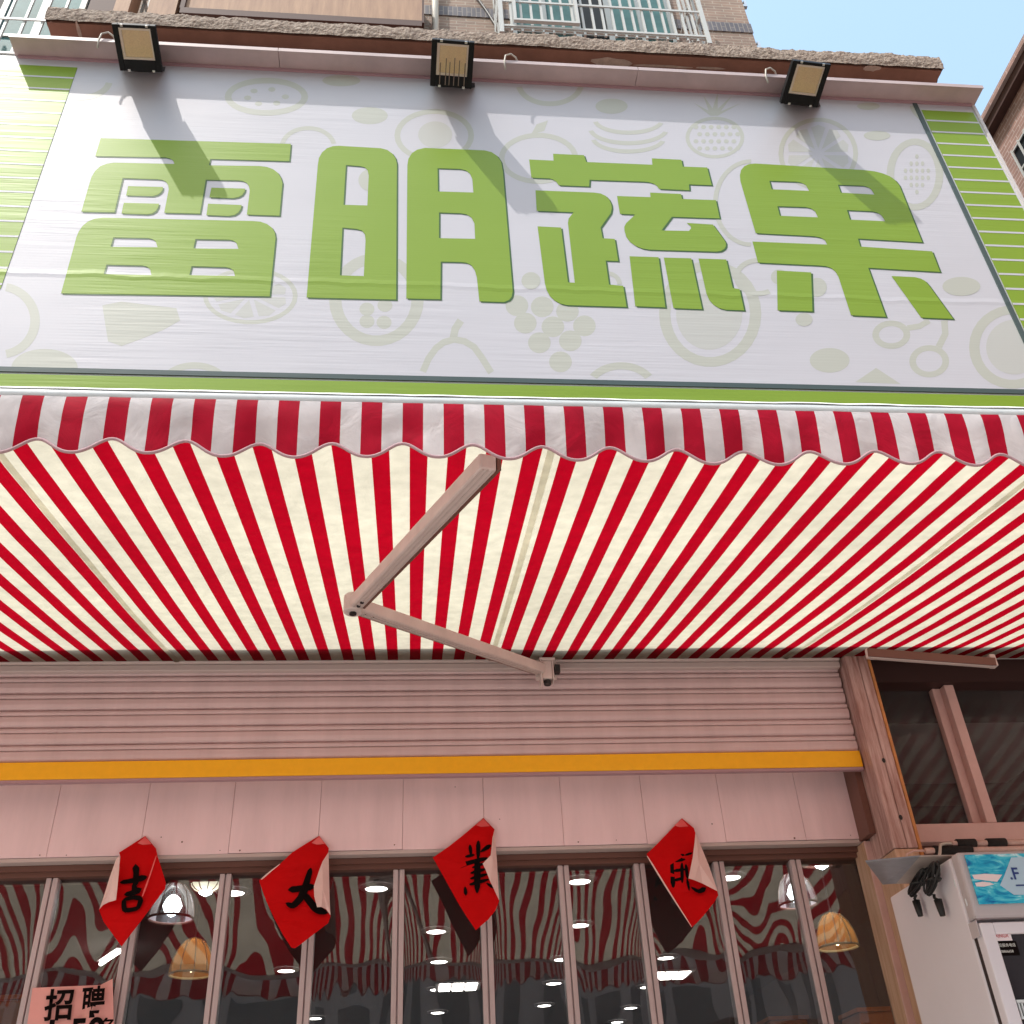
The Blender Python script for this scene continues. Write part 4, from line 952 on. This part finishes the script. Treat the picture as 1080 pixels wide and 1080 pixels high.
for sxm, w_ in ((-.983, .020), (.335, .020), (1.652, .020), (-2.30, .020), (2.968, .02)):
    m_ = MB()
    def seam(u, v, sxm=sxm, w_=w_):
        x = sxm - w_ / 2 + w_ * u; V = .01 + .98 * v; p = can((x - AXL) / (AXR - AXL), V); return (x, p[1], p[2] - .006)
    m_.grid(seam, 2, 60); m_.build('seam_strip', stripes_fabric('seam_cloth', 0, 50, 0.0, trans=.97, white=(.80, .77, .68)) if 'seam_cloth' not in bpy.data.materials else bpy.data.materials['seam_cloth'], aw, origin=(0, AY, AZ), smooth=True)
# front bar
zt_b = PY(540, 415, FYW - .03).z; zb_b = PY(540, 430, FYW - .03).z; zc_ = (zt_b + zb_b) / 2; rr = (zt_b - zb_b) / 2
m_ = MB(); prof = []
for k in range(20):
    a = 2 * math.pi * k / 20; prof.append((FYW - .005 + rr * 1.15 * math.cos(a), zc_ + rr * math.sin(a) * (1 if math.sin(a) > 0 else .9)))
nseg = 200
def barf(u, v):
    k = int(round(v * 20)) % 20; return (AXL + (AXR - AXL) * u, prof[k][0], prof[k][1])
m_.grid(barf, 4, 20); m_.build('front_bar', M_bar, aw, origin=(0, AY, AZ), smooth=True)
# ragged white fabric rolled over the top of the bar
def lip(u, v):
    x = AXL + (AXR - AXL) * u; a = R(20 + 120 * v); k = rr * (1.14 + .05 * noise.noise(Vector((x * 9, 0, 3))))
    return (x, FYW - .005 - k * 1.1 * math.cos(a) * (1), zc_ + k * math.sin(a) + .004 * abs(noise.noise(Vector((x * 6, v, 1)))))
m_ = MB(); m_.grid(lip, 500, 6); m_.build('bar_cover', mat('white_cloth', (.82, .82, .80), .8), aw, origin=(0, AY, AZ), smooth=True)
# valance with scalloped hem
VY = FYW - .028
VB = .026
nx = [PY(x, 470, VY + VB).x for x in (350, 420, 494.6, 566.7, 642.6)]
P_ = (nx[-1] - nx[0]) / 4; zup = PY(420, 470.5, VY + VB).z; zlo = PY(456, 486, VY + VB).z
ztv = zc_ - rr * .55
def hemz(x):
    c_ = math.cos(2 * math.pi * (x - nx[0]) / P_)
    return (zup + zlo) / 2 + (zup - zlo) / 2 * (c_ * .92 + .08 * math.cos(4 * math.pi * (x - nx[0]) / P_)) + .004 * noise.noise(Vector((x * 3, 0, 9)))
def vy_(x, t_): return VY + VB * t_ ** 1.5 - .007 * math.sin(math.pi * t_ ** .8) + (-.004 - .007 * noise.noise(Vector((x * 3.3, t_ * 1.5, 0))) - .004 * math.sin(x * 7)) * t_ + .006 * math.sin(math.pi * t_)
def val(u, v):
    x = AXL + (AXR - AXL) * u; h = hemz(x); return (x, vy_(x, 1 - v) + .0015 * noise.noise(Vector((x * 14, v * 4, 2))), h + (ztv - h) * v)
m_ = MB(); m_.grid(val, 1400, 10); m_.build('valance', M_val, aw, origin=(0, AY, AZ), smooth=True)
m_ = MB(); m_.tube([(AXL + (AXR - AXL) * k / 1400, vy_(AXL + (AXR - AXL) * k / 1400, 1) - .001, hemz(AXL + (AXR - AXL) * k / 1400)) for k in range(1401)], .0035, 6); m_.build('valance_hem', M_hem, aw, origin=(0, AY, AZ), smooth=True)
# folding arms
up_n = Vector((0, -TA, 1)).normalized()
apt = Vector((0, AY, AZ - .07))
def PA(x, y, off=.07): return PPL(x, y, (0, AY, AZ - off), up_n)
e1 = PA(515, 487, .075); e2 = PA(374, 637, .075); e3 = PA(571, 706, .075)
def arm(a, b, w1, nm, dk=1):
    d = (b - a).normalized(); m_ = MB(); m_.beam(a, b, w1, .042, up_n); o1 = m_.build(nm, M_arm, aw, origin=(0, AY, AZ), bevel=.006)
    g_ = MB(); sd_ = d.cross(up_n).normalized()
    for o_ in (-.30, .0, .32): g_.beam(a + sd_ * w1 * o_ - up_n * .0222, b + sd_ * w1 * o_ - up_n * .0222, .004, .002, up_n)
    o2 = g_.build('groove', M_fascia_edge, None, origin=(0, AY, AZ)); o2.parent = o1; o2.location = (0, 0, 0)
    s3 = MB()
    sg = dk; s3.beam(a + sd_ * sg * (w1 / 2 + .006), b + sd_ * sg * (w1 / 2 + .006), .010, .034, up_n); o3 = s3.build('dark_strip', M_darkbrown, None, origin=(0, AY, AZ)); o3.parent = o1; o3.location = (0, 0, 0)  # thin darker strip along one side of the arm
arm(e1, e2, .044, 'upper_arm', 1); arm(e2 - Vector((0, 0, .004)), e3, .050, 'lower_arm', -1)
m_ = MB(); m_.lathe(e2 + Vector((-.004, .0, -.034)), [(0, 0), (.028, 0), (.032, .004), (.032, .062), (.028, .066), (0, .066)], 20); m_.build('elbow_joint', M_arm, aw, origin=(0, AY, AZ), bevel=.002)
m_ = MB(); m_.lathe(e2 + Vector((-.004, .0, -.040)), [(0, 0), (.012, 0), (.012, .006)], 12); m_.build('elbow_pin', M_dark, aw, origin=(0, AY, AZ))
for k_, (pp, qq) in enumerate(((e1, e2), (e3, e2))):
    dd = (qq - pp).normalized()
    for off in (.05, .09):
        cpt = qq - dd * off - up_n * .0215
        MB().lathe(cpt, [(0, -.004), (.006, -.004), (.007, 0)], 10).build('arm_screw', M_dark, aw, origin=(0, AY, AZ))
def shoulder(c, lbx=1):
    m_ = MB(); m_.box((c.x - .012, c.y - .02, c.z - .05), (c.x + .03, c.y + .03, c.z + .03)); m_.box((c.x - .03, c.y + .031, c.z - .02), (c.x + .06, c.y + .07, c.z + .06))
    m_.box((c.x - .022, c.y - .03, c.z + .031), (c.x + .045, c.y + .05, c.z + .043)); m_.box((c.x - .02, c.y - .03, c.z - .075), (c.x - .013, c.y + .03, c.z + .03)); m_.box((c.x + .031, c.y - .025, c.z - .06), (c.x + .037, c.y + .03, c.z + .03))
    m_.build('wall_bracket', M_arm, aw, origin=(0, AY, AZ), bevel=.003)
    m_ = MB(); m_.lathe((c.x + .01, c.y + .0, c.z - .072), [(0, 0), (.014, 0), (.016, .003), (.016, .018), (0, .018)], 14); m_.build('bracket_bolt', M_dark, aw, origin=(0, AY, AZ)); m_ = MB(); m_.box((c.x + .045, c.y - .012, c.z - .016), (c.x + .066, c.y + .02, c.z + .018)); m_.build('bracket_cap', M_dark, aw, origin=(0, AY, AZ))
shoulder(e3 + Vector((.012, 0, .0)))
# second arm towards the right
f3 = PA(1047, 699, .075); f2 = PA(940, 691, .06)
d_ = (f2 - f3).normalized(); f2 = f3 + d_ * .62
arm(f2, f3, .02, 'lower_arm'); MB().box((f3.x - .012, f3.y - .015, f3.z - .02), (f3.x + .014, f3.y + .02, f3.z + .035)).build('wall_bracket', M_arm, aw, origin=(0, AY, AZ), bevel=.003)
f1 = f2 + Vector((.35, -.85, 0)); f1 = Vector((f1.x, f1.y, az_(f1.y) - .07)); f1b = Vector((3.3, -2.1, az_(-2.1) - .07)); f2b = Vector((2.75 + .5, -1.1, az_(-1.1) - .07))
# back tube at the wall
m_ = MB(); m_.tube([(AXL, AY + .012, AZ + .035), (0, AY + .012, AZ + .035), (AXR, AY + .012, AZ + .035)], .03, 16); m_.build('roller_tube', M_bar, aw, origin=(0, AY, AZ), smooth=True)

# ------------------------------------------------------------------ display fridge
FZT = 2.36
cA = PZ(1001, 905, FZT); FX = cA.x; FF = cA.y; FB = PZ(947, 946, FZT).y; FR = FX + .70
fr = thing('display_fridge', 'tall pale upright drinks fridge with a blue water-print header at the right edge', 'fridge', (FX + .35, FF + .3, GZ))
org = (FX + .35, FF + .3, GZ)
m_ = MB(); m_.box((FX, FF, GZ), (FR, FB, FZT)); m_.build('cabinet', M_fridge, fr, origin=org, bevel=.006)
hz0 = PY(1027, 970, FF - .035).z
hp = MB(); Yh = FF - .045
hp.box((FX + .002, Yh, hz0), (FR - .002, FF - .001, FZT + .004)); hp.build('header_box', M_fridge2, fr, origin=org, bevel=.008)
a0 = PY(1017, 902, Yh - .002); a1 = PY(1031, 954, Yh - .002)
M_water = bpy.data.materials.new('water_print'); M_water.use_nodes = True; nt = M_water.node_tree; N = nt.nodes; L = nt.links; b = N['Principled BSDF']; b.inputs['Roughness'].default_value = .15
geo = N.new('ShaderNodeNewGeometry'); mp = N.new('ShaderNodeMapping'); mp.inputs['Scale'].default_value = (9, 1, 26); L.new(geo.outputs['Position'], mp.inputs[0])
n_ = N.new('ShaderNodeTexNoise'); n_.inputs['Scale'].default_value = 1.6; n_.inputs['Detail'].default_value = 7; n_.inputs['Distortion'].default_value = 1.5; L.new(mp.outputs[0], n_.inputs['Vector'])
rp = N.new('ShaderNodeValToRGB'); cr_ = rp.color_ramp; cr_.elements[0].position = .30; cr_.elements[0].color = (.01, .12, .38, 1); cr_.elements[1].position = .72; cr_.elements[1].color = (.75, .92, .95, 1)
e_ = cr_.elements.new(.45); e_.color = (.02, .40, .62, 1); e_ = cr_.elements.new(.56); e_.color = (.10, .60, .72, 1)
L.new(n_.outputs['Fac'], rp.inputs[0]); L.new(rp.outputs[0], b.inputs['Base Color'])
pz0, pz1 = a1.z, a0.z; px_0 = a0.x
MB().box((px_0, Yh - .006, pz0), (FR - .03, Yh - .001, pz1)).build('water_print_panel', M_water, fr, origin=org)
# iceberg / lettering on print
hgt = pz1 - pz0
def hq(u, v, d=.0075): return Vector((px_0 + u * hgt, Yh - d, pz0 + v * hgt))
m_ = MB(); m_.loops([[hq(.02, .58), hq(.3, .60), hq(.68, .57), hq(.52, .43), hq(.3, .46), hq(.04, .50)]]); m_.loops([[hq(.03, .42), hq(.2, .44), hq(.36, .42), hq(.44, .38), hq(.2, .34), hq(.04, .35)]]); m_.build('white_wave_print', mat('wave_white', (.85, .72, .72), .3), fr, origin=org)
m_ = MB(); m_.loops([[hq(.56, .36, .0072), hq(.72, .55, .0072), hq(1.0, .92, .0072), hq(3.2, .9, .0072), hq(3.2, .12, .0072), hq(.8, .16, .0072)]]); m_.build('pale_print', mat('print_pale_blue', (.45, .62, .74), .3), fr, origin=org)
M_navy = mat('navy_ink', (.02, .05, .22), .4)
text_mesh('lettering', '.F', hgt * .34, M_navy, fr, hq(.82, .47, .0085), (1, 0, 0), (0, 0, 1), offset=.0008)
MB().quad([hq(.90, .33, .0085), hq(1.6, .33, .0085), hq(1.6, .36, .0085), hq(.90, .36, .0085)]).build('underline', M_navy, fr, origin=org)
# door
Yd = FF - .055; dz1 = hz0 - .012
m_ = MB(); m_.box((FX + .004, FF - .018, GZ + .1), (FR - .004, FF - .001, dz1 - .004)); m_.build('door_gasket', M_gasket, fr, origin=org)
fo_ = MB(); tb = .038; dx0, dx1, dz0 = FX + .002, FR - .002, GZ + .1
fo_.box((dx0, Yd, dz0), (dx0 + tb, FF - .0185, dz1)); fo_.box((dx1 - tb, Yd, dz0), (dx1, FF - .0185, dz1)); fo_.box((dx0 + tb, Yd, dz1 - .030), (dx1 - tb, FF - .0185, dz1)); fo_.box((dx0 + tb, Yd, dz0), (dx1 - tb, FF - .0185, dz0 + .09))
dr_ = fo_.build('door', M_fridge, fr, origin=org, bevel=.004)
gp = MB().quad([(dx0 + tb, Yd + .012, dz0 + .09), (dx1 - tb, Yd + .012, dz0 + .09), (dx1 - tb, Yd + .012, dz1 - .030), (dx0 + tb, Yd + .012, dz1 - .030)]).build('door_glass', mat('dark_fridge_glass', (.03, .022, .026), .06, spec=.6, noise_amt=.3, noise_scale=6), None, origin=org)
gp.parent = dr_; gp.location = (0, 0, 0)
# shelf seen in the door
sz_ = PY(1075, 1056, Yd + .006).z; m_ = MB()
m_.box((dx0 + tb + .002, Yd + .002, sz_ - .004), (dx1 - tb - .002, Yd + .010, sz_ + .003)); m_.box((dx0 + tb + .002, Yd + .002, sz_ - .042), (dx1 - tb - .002, Yd + .010, sz_ - .036)); m_.box((dx0 + tb + .002, Yd + .002, sz_ - .075), (dx1 - tb - .002, Yd + .010, sz_ - .069))
for k in range(60):
    x = dx0 + tb + .004 + k * .009
    if x < dx1 - tb - .01 and (k % 7) not in (3, 4): m_.box((x, Yd + .003, sz_ - .0355), (x + .004, Yd + .009, sz_ - .0045))
sh = m_.build('wire_shelf', M_bar, None, origin=org); sh.parent = dr_; sh.location = (0, 0, 0)
st = PY(1042.5, 983, Yd - .001); sb = PY(1069, 991, Yd - .001)
sw_ = .105; sh_ = .046
s0 = PY(1042, 983, Yd - .001)
yst = Yd + .009
s0 = PY(1042, 983, yst)
MB().box((s0.x, yst, s0.z - .023), (s0.x + .062, yst + .002, s0.z)).build('white_sticker', M_poster if 0 else mat('sticker_white', (.85, .75, .76), .4), fr, origin=org)
MB().box((s0.x + .003, yst, s0.z - .060), (s0.x + .071, yst + .002, s0.z - .0245)).build('black_sticker', M_ink, fr, origin=org)
M_redink = mat('red_ink', (.5, .03, .05), .5); M_whiteink = mat('white_ink', (.75, .75, .70), .5)
text_mesh('lettering', 'XXINGX', .0125, M_redink, fr, (s0.x + .008, yst - .001, s0.z - .015), (1, 0, 0), (0, 0, 1), offset=.0001, sx=.95)
text_mesh('lettering', '售后服务电话', .0095, M_whiteink, fr, (s0.x + .009, yst - .001, s0.z - .038), (1, 0, 0), (0, 0, 1))
text_mesh('lettering', '4008866658', .009, M_whiteink, fr, (s0.x + .010, yst - .001, s0.z - .053), (1, 0, 0), (0, 0, 1))
for k in range(4):
    MB().box((FX + .05 + (k % 2) * .55, FF + .05 + (k // 2) * .45, GZ), (FX + .09 + (k % 2) * .55, FF + .09 + (k // 2) * .45, GZ + .001)).build('foot', M_dark, fr, origin=org)
m_ = MB().box((FR - .10, Yd - .03, 1.3), (FR - .07, Yd - .001, 1.7)).build('door_handle', M_dark, None, origin=org, bevel=.004); m_.parent = dr_; m_.location = (0, 0, 0)

for (x, y, l_) in ((1006, 928, .020), (1018, 948, .018)):
    a_ = PX(x, y, FX - .001) if x < 1010 else PY(x, y, Yh - .001)
    MB().box((a_.x - .001, a_.y - .0015, a_.z - l_), (a_.x + .001, a_.y + .002, a_.z)).build('scratch', M_bar, fr, origin=org)
hv = PX(1030, 1000, FX - .001)
MB().box((FX - .004, FF - .050, hz0 - .045), (FX - .0005, FF - .006, hz0 - .004)).build('door_hinge', M_fridge2, fr, origin=org, bevel=.001)

# folded sheet metal lying on the fridge
BZ = FZT + .012
bpts = lambda x, y, z: PZ(x, y, z)
t0 = bpts(913, 909, BZ + .01); t1 = bpts(970, 903.5, BZ + .004); t2 = bpts(945, 932, BZ); t3 = bpts(931, 933, BZ + .006); t4 = bpts(1002, 903.5, BZ); t5 = bpts(961, 932, BZ)
bd = thing('sheet_metal_offcut', 'bent grey sheet metal piece lying on top of the fridge, sticking out to the left', 'sheet metal', t2)
def plate(mb, pts, th=.004):
    n = len(pts); lo = [Vector(p) for p in pts]; hi = [p + Vector((0, 0, th)) for p in lo]
    mb.loops([lo]); mb.loops([hi])
    for k in range(n): mb.quad([lo[k], lo[(k + 1) % n], hi[(k + 1) % n], hi[k]])
m_ = MB(); plate(m_, [t0, t1, t2, t3]); m_.build('grey_flap', M_sheet, bd, origin=t2)
m_ = MB(); plate(m_, [t1, t4 + Vector((.25, 0, 0)), t5 + Vector((.2, .02, 0)), t2]); m_.build('tan_flap', M_sheet2, bd, origin=t2)

# coiled black power cord on the fridge side
cc = PX(975, 930, FX - .02)
pc = thing('power_cord', 'bundled black power cords hanging down the side of the fridge', 'power cord', cc)
rnd = random.Random(11)
def bundle(xa, ya, xb, yb, wid, plugx, plugy, sd_):
    r2 = random.Random(sd_); A = PX(xa, ya, FX - .022); Bq = PX(xb, yb, FX - .022); pts = []
    n = 6
    ax = (Bq - A); side = Vector((0, 1, 0))
    for k in range(n * 16 + 1):
        a = 2 * math.pi * k / 16; lp = k // 16
        kk = 1 - .05 * (lp % 4)
        pts.append((A + Bq) / 2 + ax * .5 * math.cos(a) * kk * -1 + side * wid * math.sin(a) * (.35 + .22 * lp % 1.0)  + Vector((-.004 - .018 * abs(math.sin(a * .5 + lp)), .006 * math.sin(lp * 1.7), .004 * math.cos(lp * 3))))
    m_ = MB(); m_.tube(pts, .0034, 6)
    mid = (A * .45 + Bq * .55)
    tie = [mid + Vector((-.012 + .020 * math.cos(k * .7), .0, 0)) + side * .026 * math.sin(k * .7) for k in range(10)]
    m_.tube(tie, .004, 6)
    pl = PX(plugx, plugy, FX - .022); m_.tube([Bq, (Bq + pl) / 2 + side * .01, pl], .0045, 6)
    m_.tube([pl, pl + Vector((0, -.003, -.03)), pl + Vector((0, -.004, -.045))], lambda t_: .012 - .004 * t_, 8)
    return m_
bundle(980, 917, 966, 944, .018, 966, 950, 1).build('cord_bundle', M_dark, pc, origin=cc, smooth=True)
bundle(992, 910, 985, 943, .026, 989, 949, 5).build('cord_bundle', M_dark, pc, origin=cc, smooth=True)

# insulated pipes on the wall behind the fridge
def pipe_run(x0, y0, x1, y1, foam, lb):
    a = PY(x0, y0, -.13); b = PY(x1, y1, -.13); a.z = b.z = (a.z + b.z) / 2
    b2 = b + Vector((1.2, 0, 0))
    t = thing('insulated_pipe', lb, 'pipe', a, 'thin pipes above the fridge')
    MB().tube([a, (a + b2) / 2, b2], .011, 10).build('pipe_run', M_copper, t, origin=a, smooth=True)
    for (u0, u1) in foam:
        p0 = PY(u0, y0, -.13); p1 = PY(u1, y0, -.13); MB().tube([Vector((p0.x, a.y, a.z)), Vector((p1.x, a.y, a.z))], .0175, 10).build('foam_sleeve', M_foam, t, origin=a, smooth=True)
    return t, a
t1_, a1_ = pipe_run(1003, 887.5, 1080, 890.5, ((1008, 1028), (1040, 1060)), 'upper thin pink pipe with two black foam sleeves above the fridge')
t2_, a2_ = pipe_run(975, 894, 1080, 898, ((984, 1024),), 'lower thin pink pipe with one long black foam sleeve above the fridge')
w0 = PY(983, 904, -.2)
MB().tube([a1_ + Vector((.01, 0, 0)), a1_ + Vector((-.03, -.01, .0)), a1_ + Vector((-.065, -.03, -.012)), a1_ + Vector((-.085, -.05, -.045)), w0 + Vector((0, 0, -.06))], .006, 8).build('white_cable', M_cable, t1_, origin=a1_, smooth=True)
MB().tube([a2_ + Vector((.01, 0, 0)), a2_ + Vector((-.05, -.005, .0)), a2_ + Vector((-.085, -.01, -.015)), a2_ + Vector((-.10, -.02, -.05)), a2_ + Vector((-.11, -.02, -.12))], .0045, 8).build('white_cable', M_copper, t2_, origin=a2_, smooth=True)

# ------------------------------------------------------------------ across the street (seen only in reflections)
M_opp = mat('opposite_render', (.62, .60, .60), .8, noise_amt=.2, noise_scale=.6)
ob = thing('opposite_building', 'plain building across the street mirrored in the shop glass', 'building', (0, -24, 0))
MB().box((-40, -36, 0), (28, -24, 15)).build('wall', M_opp, ob, origin=(0, -24, 0))
m_ = MB()
for i in range(22):
    for j in range(5): m_.box((-38 + i * 3, -23.99, 1.2 + j * 2.9), (-36.4 + i * 3, -23.95, 2.9 + j * 2.9))
m_.build('window_panes', mat('opposite_window', (.22, .24, .25), .6), ob, origin=(0, -24, 0))
